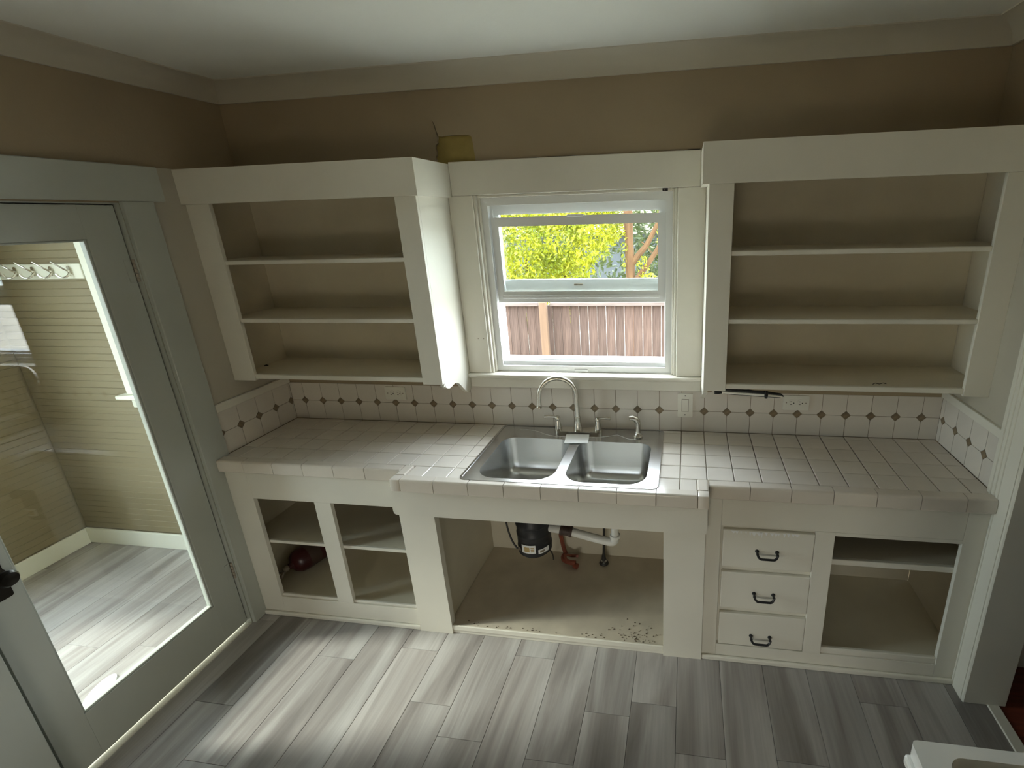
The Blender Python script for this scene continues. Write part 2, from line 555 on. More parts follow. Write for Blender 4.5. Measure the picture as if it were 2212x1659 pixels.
# ------------------------------------------------------------------ hall beyond the right doorway
bm = B(); abox(bm, 3.376, 5.2, -3.0, 0.1, -0.05, 0.0)
mk('floor_hall', bm, 'red_floor', kind='structure')
box('wall_hall_back', XR + 0.135, 5.3, -0.385, -0.25, -0.05, 2.6, 'white_paint', bev=0, kind='structure')
box('wall_hall_right', 5.2, 5.3, -3.0, -0.385, -0.05, 2.6, 'wall_paint', bev=0, kind='structure')
box('wall_hall_front', XR + 0.135, 5.3, -3.1, -3.0, -0.05, 2.6, 'wall_paint', bev=0, kind='structure')
box('ceiling_hall', XR + 0.135, 5.3, -3.1, -0.25, 2.6, 2.7, 'ceiling_paint', bev=0, kind='structure')
# casing and jamb of the doorway
t5 = empty('trim_5', (XR, -0.51, 0), kind='structure')
bm = B(); prism(bm, [[(-0.445, 0.0), (-0.445, 2.05), (-0.575, 2.05), (-0.575, 0.0)]], 'x', XR - 0.022, XR)
mk('casing_board', bm, 'white_paint', t5)
box('casing_board', XR - 0.022, XR, RY1, RY1 - 0.12, 0, 2.05, 'white_paint', t5)
box('head_casing', XR - 0.026, XR - 0.0042, -0.40, RY1 - 0.17, 2.05, 2.184, 'white_paint', t5)
for yy in (-0.465, -0.487, -0.509):
    box('casing_bead', XR - 0.026, XR - 0.020, yy - 0.004, yy + 0.004, 0, 2.05, 'white_paint', t5, bev=0.0018)
box('door_jamb', XR - 0.022, XR + 0.14, RY0 - 0.018, RY0 - 0.0002, 0, 2.05, 'white_paint', t5, bev=0.004)
box('door_jamb', XR - 0.022, XR + 0.14, RY1 + 0.0002, RY1 + 0.018, 0, 2.05, 'white_paint', t5)
box('door_jamb', XR - 0.022, XR + 0.14, RY1 + 0.018, RY0 - 0.018, 2.032, 2.05, 'white_paint', t5)

# ------------------------------------------------------------------ window over the sink
win = empty('window_1', (1.585, 0, WZ0), kind='structure')
bm = B(); abox(bm, 1.0035, 1.120, -0.02, 0.0, 1.195, 2.045, 0.0025)
casL = mk('casing_board', bm, 'white_paint', win)
for xx in (1.071, 1.099):
    bm = B(); lathe(bm, [(0.0028, 0), (0.0028, 0.0012), (0.001, 0.0016)], (xx, -0.02, 1.375), (0, -1, 0), 8)
    mk('nail_hole', bm, 'hinge_metal', casL)
box('casing_board', 2.050, 2.1705, -0.02, 0.0, 1.195, 2.045, 'white_paint', win, bev=0.0025)
box('head_board', 1.023, 2.1455, -0.0215, -0.0002, 2.0455, 2.19, 'white_paint', win, bev=0.0025)
box('window_stool', 1.0035, 2.1705, -0.047, 0.05, 1.1785, 1.195, 'white_paint', win, bev=0.005, seg=2)
box('apron_board', 1.0035, 2.1705, -0.02, -0.0002, 1.118, 1.178, 'white_paint', win, bev=0.003)
box('apron_bead', 1.0035, 2.1705, -0.03, -0.0202, 1.168, 1.178, 'white_paint', win, bev=0.003)
# stepped stops between casing and vinyl frame
for sgn, x in ((1, 1.120), (-1, 2.050)):
    box('window_stop', x, x + sgn * 0.012, -0.012, 0.10, 1.195, 2.045, 'white_paint', win, bev=0.002)
    box('window_stop', x + sgn * 0.0122, x + sgn * 0.022, 0.004, 0.10, 1.195, 2.045, 'white_paint', win, bev=0.002)
box('window_stop', 1.1425, 2.0275, -0.012, 0.10, 2.034, 2.045, 'white_paint', win, bev=0.002)
FX0, FX1, FZ0, FZ1 = 1.1425, 2.0275, 1.1955, 2.0335


def ring(name, x0, x1, z0, z1, w, y0, y1, m, parent, bev=0.0, r=None):
    l, r_, b_, t = w
    bm = B(); prism(bm, [rect(x0, x1, z0, z1), rect(x0 + l, x1 - r_, z0 + b_, z1 - t)], 'y', y0, y1)
    return mk(name, bm, m, parent)


ring('window_frame', FX0, FX1, FZ0, FZ1, (0.030, 0.030, 0.030, 0.034), 0.018, 0.034, 'vinyl', win)
ring('window_frame', FX0, FX1, FZ0, FZ1, (0.024, 0.024, 0.050, 0.028), 0.0342, 0.062, 'vinyl', win)
ring('window_frame', FX0, FX1, FZ0, FZ1, (0.036, 0.036, 0.060, 0.040), 0.0622, 0.110, 'vinyl', win)
# raised lower sash
ls = empty('lower_sash', (1.585, 0.04, 1.545)); place(ls, (1.585, 0.04, 1.545), win)
bm = B(); prism(bm, [rect(1.1755, 1.9955, 1.545, 1.946), rect(1.211, 1.962, 1.598, 1.904)], 'y', 0.036, 0.058)
mk('sash_frame', bm, 'vinyl', ls)
box('bottom_rail', 1.20, 1.97, 0.026, 0.036, 1.566, 1.582, 'vinyl', ls, bev=0.004, seg=2)
box('glazing_bead', 1.211, 1.962, 0.034, 0.042, 1.596, 1.600, 'vinyl', ls, bev=0.001)
box('pane', 1.211, 1.962, 0.046, 0.050, 1.598, 1.904, 'clear_glass', ls, bev=0)
box('sash_lift', 1.545, 1.625, 0.026, 0.037, 1.940, 1.951, 'vinyl', ls, bev=0.003, label='small sash latch on top rail')
us = empty('upper_sash', (1.585, 0.08, 1.61)); place(us, (1.585, 0.08, 1.61), win)
bm = B(); prism(bm, [rect(1.170, 2.000, 1.585, 2.0), rect(1.205, 1.965, 1.652, 1.958)], 'y', 0.066, 0.090)
mk('sash_frame', bm, 'vinyl', us)
box('pane', 1.205, 1.965, 0.076, 0.080, 1.652, 1.958, 'clear_glass', us, bev=0)
box('keeper', 1.555, 1.60, 0.059, 0.067, 1.622, 1.632, 'hinge_metal', us, bev=0.002)
box('sill_lift', 1.545, 1.615, 0.012, 0.024, 1.199, 1.211, 'vinyl', win, bev=0.004, seg=2)
bm = B(); abox(bm, 1.985, 2.008, -0.028, -0.0216, 2.033, 2.0445, 0.001); abox(bm, 1.991, 1.997, -0.0285, -0.027, 2.036, 2.041, 0, mi=1)
mk('roller_bracket', bm, ['black_metal', 'alu'], win, label='small black bracket at head of window')

# ------------------------------------------------------------------ left glass door
ds = empty('door_1', (-0.125, -0.575, 0), kind='structure')
DX0, DX1 = -0.145, -0.105
box('hinge_stile', DX0, DX1, -0.5785, -0.702, 0.019, 2.036, 'door_paint', ds, bev=0.0008)
box('latch_stile', DX0, DX1, -1.236, -1.341, 0.019, 2.036, 'door_paint', ds, bev=0.0008)
box('top_rail', DX0, DX1, -0.702, -1.236, 1.915, 2.036, 'door_paint', ds, bev=0)
box('bottom_rail', DX0, DX1, -0.702, -1.236, 0.019, 0.224, 'door_paint', ds, bev=0)
gp = empty('glazing', (-0.125, -0.97, 0.224)); place(gp, (-0.125, -0.97, 0.224), ds)
box('pane', -0.128, -0.123, -0.7024, -1.2356, 0.2242, 1.9148, 'clear_glass', gp, bev=0)
for (a, b, c, d) in ((-0.7022, -0.710, 0.2242, 1.9148), (-1.2278, -1.2358, 0.2242, 1.9148)):
    box('glazing_bead', -0.122, -0.110, a, b, c, d, 'door_paint', gp, bev=0.002)
box('glazing_bead', -0.122, -0.110, -0.7102, -1.2276, 0.2242, 0.232, 'door_paint', gp, bev=0.002)
box('glazing_bead', -0.122, -0.110, -0.7102, -1.2276, 1.907, 1.9148, 'door_paint', gp, bev=0.002)
for z in (1.786, 0.328):
    h = empty('hinge', (-0.10, -0.572, z)); place(h, (-0.10, -0.572, z), ds)
    for i in range(5):
        bm = B(); lathe(bm, [(0.004, 0), (0.0068, 0.001), (0.0068, 0.0165), (0.004, 0.0175)], (-0.097, -0.5755, z - 0.045 + i * 0.018), (0, 0, 1), 10)
        mk('knuckle', bm, 'hinge_metal', h, smooth=True)
    box('hinge_leaf', -0.1049, -0.1030, -0.580, -0.605, z - 0.045, z + 0.045, 'door_paint', h, bev=0.0005)
kn = empty('door_knob', (-0.105, -1.283, 0.87)); place(kn, (-0.105, -1.283, 0.87), ds)
bm = B(); lathe(bm, [(0.027, 0), (0.027, 0.004), (0.020, 0.007), (0.010, 0.010), (0.010, 0.030), (0.020, 0.036), (0.027, 0.046), (0.028, 0.056), (0.022, 0.066), (0.006, 0.070)], (-0.105, -1.283, 0.885), (1, 0, 0), 24)
mk('knob', bm, 'bronze', kn, smooth=True)
bm = B(); prism(bm, [rrect(-1.305, -1.261, 0.80, 0.945, 0.008, 3)], 'x', -0.1049, -0.1015)
mk('escutcheon', bm, 'bronze', kn)
# jamb, casing, threshold
t6 = empty('trim_6', (XL, -0.575, 0), kind='structure')
box('door_jamb', -0.205, XL + 0.0005, DY0 + 0.0005, DY0 - 0.0035, 0, 2.0445, 'door_paint', t6, bev=0)
box('door_jamb', -0.205, XL + 0.0005, DY1 - 0.0005, DY1 + 0.004, 0, 2.0445, 'door_paint', t6, bev=0)
box('door_jamb', -0.205, XL + 0.0005, DY0, DY1, 2.0405, 2.0445, 'door_paint', t6, bev=0)
box('door_stop', -0.165, -0.1465, DY0 - 0.0036, DY0 - 0.018, 0, 2.0404, 'door_paint', t6, bev=0.001)
box('door_stop', -0.165, -0.1465, DY1 + 0.0041, DY1 + 0.034, 0, 2.0404, 'door_paint', t6, bev=0.001)
box('door_stop', -0.165, -0.1465, DY0 - 0.018, DY1 + 0.018, 2.024, 2.0404, 'door_paint', t6, bev=0.001)
box('casing_board', XL, XL + 0.02, -0.450, -0.570, 0, 2.05, 'door_paint', t6, bev=0.002)
box('casing_board', XL, XL + 0.02, -1.3625, -1.482, 0, 2.05, 'door_paint', t6, bev=0.003)
box('head_casing', XL + 0.0042, XL + 0.026, -0.404, -1.535, 2.0502, 2.184, 'door_paint', t6, bev=0.003)
box('threshold', -0.203, XL - 0.0005, DY0 - 0.0038, DY1 + 0.0042, -0.006, 0.003, 'white_paint', t6, bev=0.001)
# small trim boards above the side backsplashes
box('trim_7', XL, XL + 0.018, -0.0002, -0.4495, ZB, 1.150, 'white_paint', bev=0.002, kind='structure')
box('trim_8', XR - 0.018, XR, -0.0002, -0.4445, ZB, 1.150, 'white_paint', bev=0.002, kind='structure')

box('trim_9', XL, XL + 0.004, -0.0002, -0.4495, 1.1502, 2.1838, 'strip_paint', bev=0, kind='structure')
box('trim_10', XR - 0.004, XR, -0.0002, -0.4445, 1.1502, 2.1838, 'strip_paint', bev=0, kind='structure')

# ------------------------------------------------------------------ mudroom behind the glass door
MX, MY, MF = -1.75, -0.083, -3.1
MWX0, MWX1, MWZ0, MWZ1 = -0.963, -0.36, 1.055, 2.02
bm = B(); prism(bm, [rect(MX - 0.12, -0.20, -0.06, 2.62), rect(MWX0, MWX1, MWZ0, MWZ1)], 'y', MY + 0.008, 0.03)
wmb = mk('wall_mudroom_back', bm, 'board_tan', kind='structure')
LWY0, LWY1, LWZ0, LWZ1 = -0.80, -1.80, 0.45, 2.22
bm = B(); prism(bm, [rect(MF - 0.1, 0.03, -0.06, 2.62), rect(LWY1, LWY0, LWZ0, LWZ1)], 'x', MX - 0.12, MX - 0.008)
wml = mk('wall_mudroom_left', bm, 'board_tan', kind='structure')
box('wall_mudroom_front', MX - 0.12, -0.20, MF - 0.1, MF, -0.06, 2.62, 'board_tan', bev=0, kind='structure')
box('ceiling_mudroom', MX - 0.12, -0.20, MF - 0.1, 0.03, 2.50, 2.62, 'ceiling_paint', bev=0, kind='structure')
bm = B(); abox(bm, MX, -0.20, MF, MY, -0.05, -0.006)
fm = mk('floor_mudroom', bm, 'subfloor', kind='structure')
mxs = [MX] + [0.026 - PW * k for k in range(9, 1, -1)] + [-0.2]
for k in range(len(mxs) - 1):
    ys = [MY, -0.35 - (k * 0.531) % 1.1]
    while ys[-1] - 1.22 > MF: ys.append(round(ys[-1] - 1.22, 4))
    ys.append(MF)
    plank_row(mxs[k], mxs[k + 1], ys, fm)
BP = 0.0405
SRC = {}


def bead(parent, axis, a, b, z):
    key = (axis, round(a, 3), round(b, 3))
    zc = z + BP / 2
    c = ((a + b) / 2, MY + 0.004, zc) if axis == 'x' else (MX - 0.004, (a + b) / 2, zc)
    if key in SRC:
        inst('beadboard', SRC[key], c, parent); return
    bm = B()
    pr = [(0.008, 0.0), (0.0025, 0.0), (0.0, 0.003), (0.0, BP - 0.003), (0.0025, BP), (0.008, BP)]
    if axis == 'x': prism(bm, [[(MY + d, z + h) for d, h in pr]], lambda u, v, w: (w, u, v), a, b)
    else: prism(bm, [[(MX - d, z + h) for d, h in pr]], lambda u, v, w: (u, w, v), a, b)
    SRC[key] = mk('beadboard', bm, 'board_tan', parent)


z = 0.112
while z + BP < 2.5:
    if MWZ0 - 0.08 < z < MWZ1 + 0.09:
        bead(wmb, 'x', MX, -1.036, z); bead(wmb, 'x', -0.288, -0.2, z)
    else:
        bead(wmb, 'x', MX, -0.2, z)
    if LWZ0 - 0.08 < z < LWZ1 + 0.06: bead(wml, 'y', -0.095, LWY0 + 0.06, z); bead(wml, 'y', LWY1 - 0.06, MF, z)
    else: bead(wml, 'y', -0.095, MF, z)
    z += BP
box('baseboard_mudroom_back', MX, -0.2, MY - 0.016, MY - 0.0002, 0, 0.108, 'trim_cream', bev=0.003, kind='structure')
box('baseboard_mudroom_left', MX + 0.0002, MX + 0.016, MY - 0.0165, MF, 0, 0.108, 'trim_cream', bev=0.003, kind='structure')
w2 = empty('window_2', (-0.66, MY, MWZ0), kind='structure')
box('casing_board', -1.035, MWX0, MY - 0.022, MY, MWZ0 + 0.0005, 2.11, 'trim_cream', w2, bev=0.003)
box('casing_board', MWX1, -0.288, MY - 0.022, MY, MWZ0 + 0.0005, 2.11, 'trim_cream', w2, bev=0.003)
box('head_casing', MWX0, MWX1, MY - 0.022, MY, MWZ1, 2.11, 'trim_cream', w2, bev=0.003)
box('window_stool', -1.078, -0.245, MY - 0.055, MY + 0.04, 1.033, MWZ0, 'trim_cream', w2, bev=0.004)
box('apron_board', -1.022, -0.30, MY - 0.02, MY, 0.975, 1.0328, 'trim_cream', w2, bev=0.003)
bm = B(); prism(bm, [rect(MWX0, MWX1, MWZ0, MWZ1), rect(MWX0 + 0.04, MWX1 - 0.04, MWZ0 + 0.05, MWZ1 - 0.04)], 'y', MY + 0.03, MY + 0.07)
mk('sash_frame', bm, 'vinyl', w2)
box('pane', MWX0 + 0.04, MWX1 - 0.04, MY + 0.048, MY + 0.052, MWZ0 + 0.05, MWZ1 - 0.04, 'clear_glass', w2, bev=0)
w3 = empty('window_3', (MX, -1.3, LWZ0), kind='structure')
bm = B(); prism(bm, [rect(LWY1, LWY0, LWZ0, LWZ1), rect(LWY1 + 0.04, LWY0 - 0.04, LWZ0 + 0.05, LWZ1 - 0.04)], 'x', MX - 0.09, MX - 0.05)
mk('sash_frame', bm, 'vinyl', w3)
bm = B(); prism(bm, [rect(LWY1 - 0.07, LWY0 + 0.07, LWZ0 - 0.07, LWZ1 + 0.07), rect(LWY1, LWY0, LWZ0, LWZ1)], 'x', MX - 0.0082, MX + 0.018)
mk('window_casing', bm, 'trim_cream', w3)
box('pane', MX - 0.072, MX - 0.068, LWY1 + 0.04, LWY0 - 0.04, LWZ0 + 0.05, LWZ1 - 0.04, 'clear_glass', w3, bev=0)
# coat hooks
hr = empty('coat_hook_rail', (-1.39, MY, 1.705), 'white board with a row of metal coat hooks on the mudroom wall', 'coat rack')
box('rail_board', -1.735, -1.046, MY - 0.020, MY - 0.0002, 1.705, 1.785, 'trim_cream', hr, bev=0.004, seg=2)
for k in range(5):
    x = -1.122 - 0.1165 * k
    y = MY - 0.022
    hk = empty('hook', (x, y, 1.74)); place(hk, (x, y, 1.74), hr)
    bm = B(); prism(bm, [rrect(x - 0.010, x + 0.010, 1.722, 1.772, 0.009, 3)], 'y', y + 0.0018, y - 0.002)
    mk('hook_plate', bm, 'nickel', hk)
    bm = B(); tube(bm, bez((x + 0.004, y, 1.748), (x + 0.022, y - 0.02, 1.742), (x - 0.01, y - 0.028, 1.772), (x - 0.052, y - 0.030, 1.797), 8), [0.005, 0.005, 0.0048, 0.0046, 0.0044, 0.004, 0.0036, 0.0036, 0.004], 8)
    mk('upper_prong', bm, 'nickel', hk, smooth=True)
    bm = B(); tube(bm, bez((x + 0.004, y, 1.744), (x + 0.022, y - 0.02, 1.722), (x - 0.020, y - 0.034, 1.696), (x - 0.040, y - 0.032, 1.735), 8), [0.005, 0.005, 0.0048, 0.0046, 0.0044, 0.0044, 0.0045, 0.005, 0.006], 8)
    mk('lower_prong', bm, 'nickel', hk, smooth=True)
bm = B(); prism(bm, [[(-0.447 + 0.034 * math.cos(a) * 1.0 - 0.028 * math.sin(a), -1.0 + 0.078 * math.sin(a) + 0.012 * math.cos(a)) for a in [2 * PI * i / 28 for i in range(28)]]], 'z', 0.0002, 0.006)  # spot of sun on the floor, modelled as a thin white oval
mk('sun_oval', bm, 'paper', label='patch of sunlight made as a flat white oval on the mudroom floor behind the glass door', cat='light patch')

# ------------------------------------------------------------------ upper shelf cabinets
YF = -0.305


def scallop(x0, x1, yfront, name, parent):
    pts = [(-0.0002, 1.118), (-0.0002, 2.0405), (yfront, 2.0405), (yfront, 1.228), (-0.299, 1.215), (-0.284, 1.215), (-0.282, 1.226)]
    for t in range(13):
        s = t / 12
        y = -0.280 + s * 0.208
        zz = 1.207 - 0.098 * s + 0.036 * math.sin(PI * min(1, s * 1.05)) ** 2 - 0.012 * math.sin(2 * PI * s)
        pts.append((y, zz))
    pts += [(-0.060, 1.103), (-0.045, 1.101), (-0.030, 1.106), (-0.021, 1.1165)]
    bm = B(); prism(bm, [pts], 'x', x0, x1)
    return mk(name, bm, 'white_paint', parent)


def shelf_cabinet(x0, x1, ox0, ox1, side, label):
    c = empty('shelf_cabinet', ((x0 + x1) / 2, -0.15, 1.1), label, 'cabinet', 'open wall shelf cabinets beside the window')
    i0, i1 = (x0 + 0.0367, x1 - 0.0182) if side == 'R' else (x0 + 0.0182, x1 - 0.002)
    if side == 'R':
        scallop(x1 - 0.018, x1, YF + 0.018, 'side_panel', c)
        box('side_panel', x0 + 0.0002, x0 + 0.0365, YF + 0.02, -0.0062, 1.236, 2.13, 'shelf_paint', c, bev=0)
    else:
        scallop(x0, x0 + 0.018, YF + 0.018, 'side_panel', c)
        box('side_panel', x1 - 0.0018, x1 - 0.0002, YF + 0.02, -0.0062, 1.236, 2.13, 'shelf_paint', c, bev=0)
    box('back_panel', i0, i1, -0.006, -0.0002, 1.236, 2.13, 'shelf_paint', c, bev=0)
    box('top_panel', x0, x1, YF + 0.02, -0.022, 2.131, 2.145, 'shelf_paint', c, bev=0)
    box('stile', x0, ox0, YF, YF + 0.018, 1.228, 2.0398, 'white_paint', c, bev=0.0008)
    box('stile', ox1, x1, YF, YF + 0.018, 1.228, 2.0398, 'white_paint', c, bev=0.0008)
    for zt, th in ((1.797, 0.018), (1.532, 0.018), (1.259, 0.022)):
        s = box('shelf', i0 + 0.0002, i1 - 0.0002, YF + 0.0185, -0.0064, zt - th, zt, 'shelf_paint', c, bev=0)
        box('shelf_edge', ox0 + 0.0004, ox1 - 0.0004, YF + 0.004, YF + 0.0184, zt - th, zt, 'white_paint', s, bev=0.002)
    # header board with its return along the open side
    if side == 'R':
        hb = [(x0, YF - 0.02), (x1 + 0.019, YF - 0.02), (x1 + 0.019, -0.0005), (x1 + 0.0002, -0.0005), (x1 + 0.0002, YF - 0.0002), (x0, YF - 0.0002)]
    else:
        hb = [(x1, YF - 0.02), (x0 - 0.025, YF - 0.02), (x0 - 0.025, -0.0005), (x0 - 0.0002, -0.0005), (x0 - 0.0002, YF - 0.0002), (x1, YF - 0.0002)]
    bm = B(); prism(bm, [hb], 'z', 2.0402, 2.182)
    bmesh.ops.bevel(bm, geom=[e for e in bm.edges if e.calc_face_angle(0) > 1.0], offset=0.002, segments=1, affect='EDGES')
    mk('header_board', bm, 'white_paint', c)
    box('cover_panel', x0, x1, YF + 0.0002, -0.0005, 2.1702, 2.1812, 'white_paint', c, bev=0)
    return c


sc1 = shelf_cabinet(XL + 0.0042, 1.003, 0.034, 0.908, 'R', 'white open wall shelf cabinet between the glass door and the window')
sc2 = shelf_cabinet(2.171, XR - 0.0042, 2.262, 3.167, 'L', 'white open wall shelf cabinet to the right of the window')
bm = B(); tube(bm, [(-0.034, -0.170, 1.2605), (-0.026, -0.163, 1.263), (-0.018, -0.160, 1.2615)], [0.003, 0.0045, 0.002], 8)
mk('screw', bm, 'slot_dark', label='tiny dark screw lying on the bottom shelf of the left wall cabinet', cat='screw')
bm = B(); tube(bm, [(2.845, -0.272, 1.2605), (2.857, -0.262, 1.2625), (2.872, -0.267, 1.2605), (2.888, -0.259, 1.2625), (2.899, -0.262, 1.2605)], 0.0014, 6)
mk('bent_wire', bm, 'slot_dark', label='thin bent wire scrap on the bottom shelf of the right wall cabinet', cat='wire')

# ------------------------------------------------------------------ base cabinets
FY = -0.50
CL, CR = XL + 0.0205, XR - 0.0225     # between the two door casings
b1 = empty('base_cabinet', (0.36, -0.25, 0), 'white doorless base cabinet with two openings beside the glass door', 'cabinet')
box('stile', CL, 0.052, FY, FY + 0.02, 0, 0.845, 'white_paint', b1, bev=0.0006)
box('stile', 0.376, 0.461, FY, FY + 0.02, 0.1152, 0.6968, 'white_paint', b1, bev=0.0006)
box('top_rail', 0.0522, 0.8148, FY, FY + 0.02, 0.697, 0.845, 'white_paint', b1, bev=0.0006)
box('bottom_rail', 0.0522, 0.8148, FY, FY + 0.02, 0, 0.115, 'white_paint', b1, bev=0.0006)
box('base_strip', CL, 0.8148, FY - 0.013, FY - 0.0002, 0, 0.024, 'white_paint', b1, bev=0.005, seg=2)
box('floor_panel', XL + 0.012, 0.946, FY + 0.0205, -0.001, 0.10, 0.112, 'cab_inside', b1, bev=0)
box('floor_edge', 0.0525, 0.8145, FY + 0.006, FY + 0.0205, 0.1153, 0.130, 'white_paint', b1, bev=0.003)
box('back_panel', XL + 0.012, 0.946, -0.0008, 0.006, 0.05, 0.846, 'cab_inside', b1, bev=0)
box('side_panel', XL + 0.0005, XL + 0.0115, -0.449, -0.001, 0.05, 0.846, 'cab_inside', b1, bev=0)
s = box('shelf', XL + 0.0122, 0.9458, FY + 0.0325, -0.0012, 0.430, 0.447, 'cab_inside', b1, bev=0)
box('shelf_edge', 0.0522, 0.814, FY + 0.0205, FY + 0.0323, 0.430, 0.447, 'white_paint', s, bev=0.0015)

b2 = empty('sink_cabinet', (1.5, -0.25, 0), 'white doorless base cabinet below the sink with one wide opening', 'cabinet')
box('stile', 0.815, 0.987, -0.515, -0.4795, 0, 0.845, 'white_paint', b2, bev=0.0006)
box('stile', 2.017, 2.1895, -0.515, -0.4795, 0, 0.845, 'white_paint', b2, bev=0.0006)
bm = B()
ap = [(0.823, 0.72), (0.826, 0.708), (0.834, 0.702), (2.186, 0.702), (2.193, 0.712), (2.193, 0.847), (0.823, 0.847)]
prism(bm, [ap], 'y', -0.56, -0.5152)
mk('apron', bm, 'white_paint', b2)
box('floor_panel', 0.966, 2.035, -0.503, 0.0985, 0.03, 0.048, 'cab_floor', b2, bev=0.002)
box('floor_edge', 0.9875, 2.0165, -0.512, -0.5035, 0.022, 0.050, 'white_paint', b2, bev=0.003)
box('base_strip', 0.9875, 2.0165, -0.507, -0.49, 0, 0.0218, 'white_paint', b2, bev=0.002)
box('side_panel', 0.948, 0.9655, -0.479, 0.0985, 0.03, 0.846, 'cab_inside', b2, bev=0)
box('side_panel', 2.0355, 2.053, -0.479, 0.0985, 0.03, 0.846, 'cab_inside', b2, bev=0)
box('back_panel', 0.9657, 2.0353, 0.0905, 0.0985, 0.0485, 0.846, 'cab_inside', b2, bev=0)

b3 = empty('drawer_cabinet', (2.72, -0.25, 0), 'white base cabinet with three drawers and one open compartment', 'cabinet')
box('stile', 2.190, 2.2525, FY, FY + 0.02, 0, 0.845, 'white_paint', b3, bev=0.0006)
box('stile', 2.6265, 2.6998, FY, FY + 0.02, 0.0862, 0.7088, 'white_paint', b3, bev=0.0006)
box('stile', 3.1645, CR, FY, FY + 0.02, 0.0, 0.845, 'white_paint', b3, bev=0.0006)
bm = B(); abox(bm, 2.2527, 3.1643, FY, FY + 0.02, 0.709, 0.845, 0.002); abox(bm, 2.70, 3.1643, FY, FY + 0.02, 0.693, 0.7095, 0.0)
mk('top_rail', bm, 'white_paint', b3)
box('bottom_rail', 2.2527, 3.1643, FY, FY + 0.02, 0, 0.0860, 'white_paint', b3, bev=0.0006)
box('base_strip', 2.190, CR, FY - 0.014, FY - 0.0002, 0, 0.026, 'white_paint', b3, bev=0.006, seg=2)
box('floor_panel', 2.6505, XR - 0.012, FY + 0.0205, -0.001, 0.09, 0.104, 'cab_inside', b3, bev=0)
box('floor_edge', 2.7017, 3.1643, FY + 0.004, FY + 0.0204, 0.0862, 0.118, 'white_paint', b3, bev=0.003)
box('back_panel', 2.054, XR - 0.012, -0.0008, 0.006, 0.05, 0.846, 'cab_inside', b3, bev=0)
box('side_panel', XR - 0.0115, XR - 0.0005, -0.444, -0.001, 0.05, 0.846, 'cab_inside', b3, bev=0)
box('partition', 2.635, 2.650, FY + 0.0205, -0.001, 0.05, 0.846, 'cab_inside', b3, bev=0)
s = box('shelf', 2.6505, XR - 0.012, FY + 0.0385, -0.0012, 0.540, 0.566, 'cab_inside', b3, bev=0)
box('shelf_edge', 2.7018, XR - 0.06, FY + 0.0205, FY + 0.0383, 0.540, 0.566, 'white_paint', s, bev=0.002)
box('drawer_frame', 2.2527, 2.6263, FY + 0.0190, FY + 0.026, 0.0862, 0.7088, 'white_paint', b3, bev=0)


def pull(x, z, parent):
    h = empty('handle', (x, FY, z)); place(h, (x, FY, z), parent)
    h['label'] = 'black bar pull'
    y0 = FY + 0.0003
    for s_ in (-1, 1):
        bm = B(); lathe(bm, [(0.0085, 0), (0.0085, 0.002), (0.0055, 0.005), (0.005, 0.016), (0.0065, 0.021), (0.005, 0.026)], (x + s_ * 0.040, y0, z + 0.004), (0, -1, 0), 10)
        mk('handle_post', bm, 'black_metal', h, smooth=True)
    pts = bez((x - 0.041, y0 - 0.021, z + 0.005), (x - 0.036, y0 - 0.028, z - 0.012), (x - 0.028, y0 - 0.030, z - 0.013), (x - 0.020, y0 - 0.030, z - 0.0125), 5) + \
        bez((x + 0.020, y0 - 0.030, z - 0.0125), (x + 0.028, y0 - 0.030, z - 0.013), (x + 0.036, y0 - 0.028, z - 0.012), (x + 0.041, y0 - 0.021, z + 0.005), 5)
    bm = B(); tube(bm, pts, 0.0052, 8)
    mk('handle_bar', bm, 'black_metal', h, smooth=True)


for z0, z1, hz in ((0.508, 0.692, 0.592), (0.292, 0.481, 0.376), (0.0885, 0.264, 0.146)):
    d = empty('drawer', (2.44, FY, z0)); place(d, (2.44, FY, z0), b3)
    bm = B(); abox(bm, 2.2620, 2.6255, FY + 0.0005, FY + 0.0188, z0, z1, 0.004, 2)
    mk('drawer_front', bm, 'white_paint', d)
    pull(2.4425, hz, d)
    if z0 > 0.5:
        bm = B()
        for i in range(16):
            x = 2.30 + 0.265 * (i + random.random() * 0.6) / 16
            hgt = 0.010 + 0.016 * math.sin(PI * (i + 0.5) / 16) * random.uniform(0.1, 1.1)
            w_ = random.uniform(0.003, 0.013)
            prism(bm, [[(x - w_, z1 - 0.004), (x + w_, z1 - 0.004), (x + w_ * 0.2, z1 - 0.006 - hgt)]], 'y', FY - 0.0002, FY + 0.0017)
        mk('paint_chips', bm, 'paper', d, label='ragged bare streaks along the top edge')

# ------------------------------------------------------------------ countertop
ct = empty('countertop', (1.59, -0.3, 0.846), 'countertop of square cream tiles with a bump out around the sink', 'countertop')
YE, YEB = -0.525, -0.605          # outer faces of the edge tiles
BX0, BX1 = 0.862, 2.197
SX0, SX1, SY0, SY1 = 1.158, 1.996, -0.575, -0.013   # sink rim
sinkhole = rect(SX0 + 0.02, SX1 - 0.02, SY0 + 0.02, SY1 - 0.018)
out = [(XL + 0.0085, -0.0008), (XL + 0.0085, -0.444), (CL + 0.0005, -0.444), (CL + 0.0005, YE + 0.010), (BX0 + 0.010, YE + 0.010), (BX0 + 0.010, YEB + 0.010), (BX1 - 0.010, YEB + 0.010), (BX1 - 0.010, YE + 0.010), (CR - 0.0005, YE + 0.010), (CR - 0.0005, -0.444), (XR - 0.0085, -0.444), (XR - 0.0085, -0.0008)]
bm = B(); prism(bm, [out, sinkhole], 'z', 0.8465, 0.8925)
mk('substrate', bm, 'grout', ct)
TILES = {}


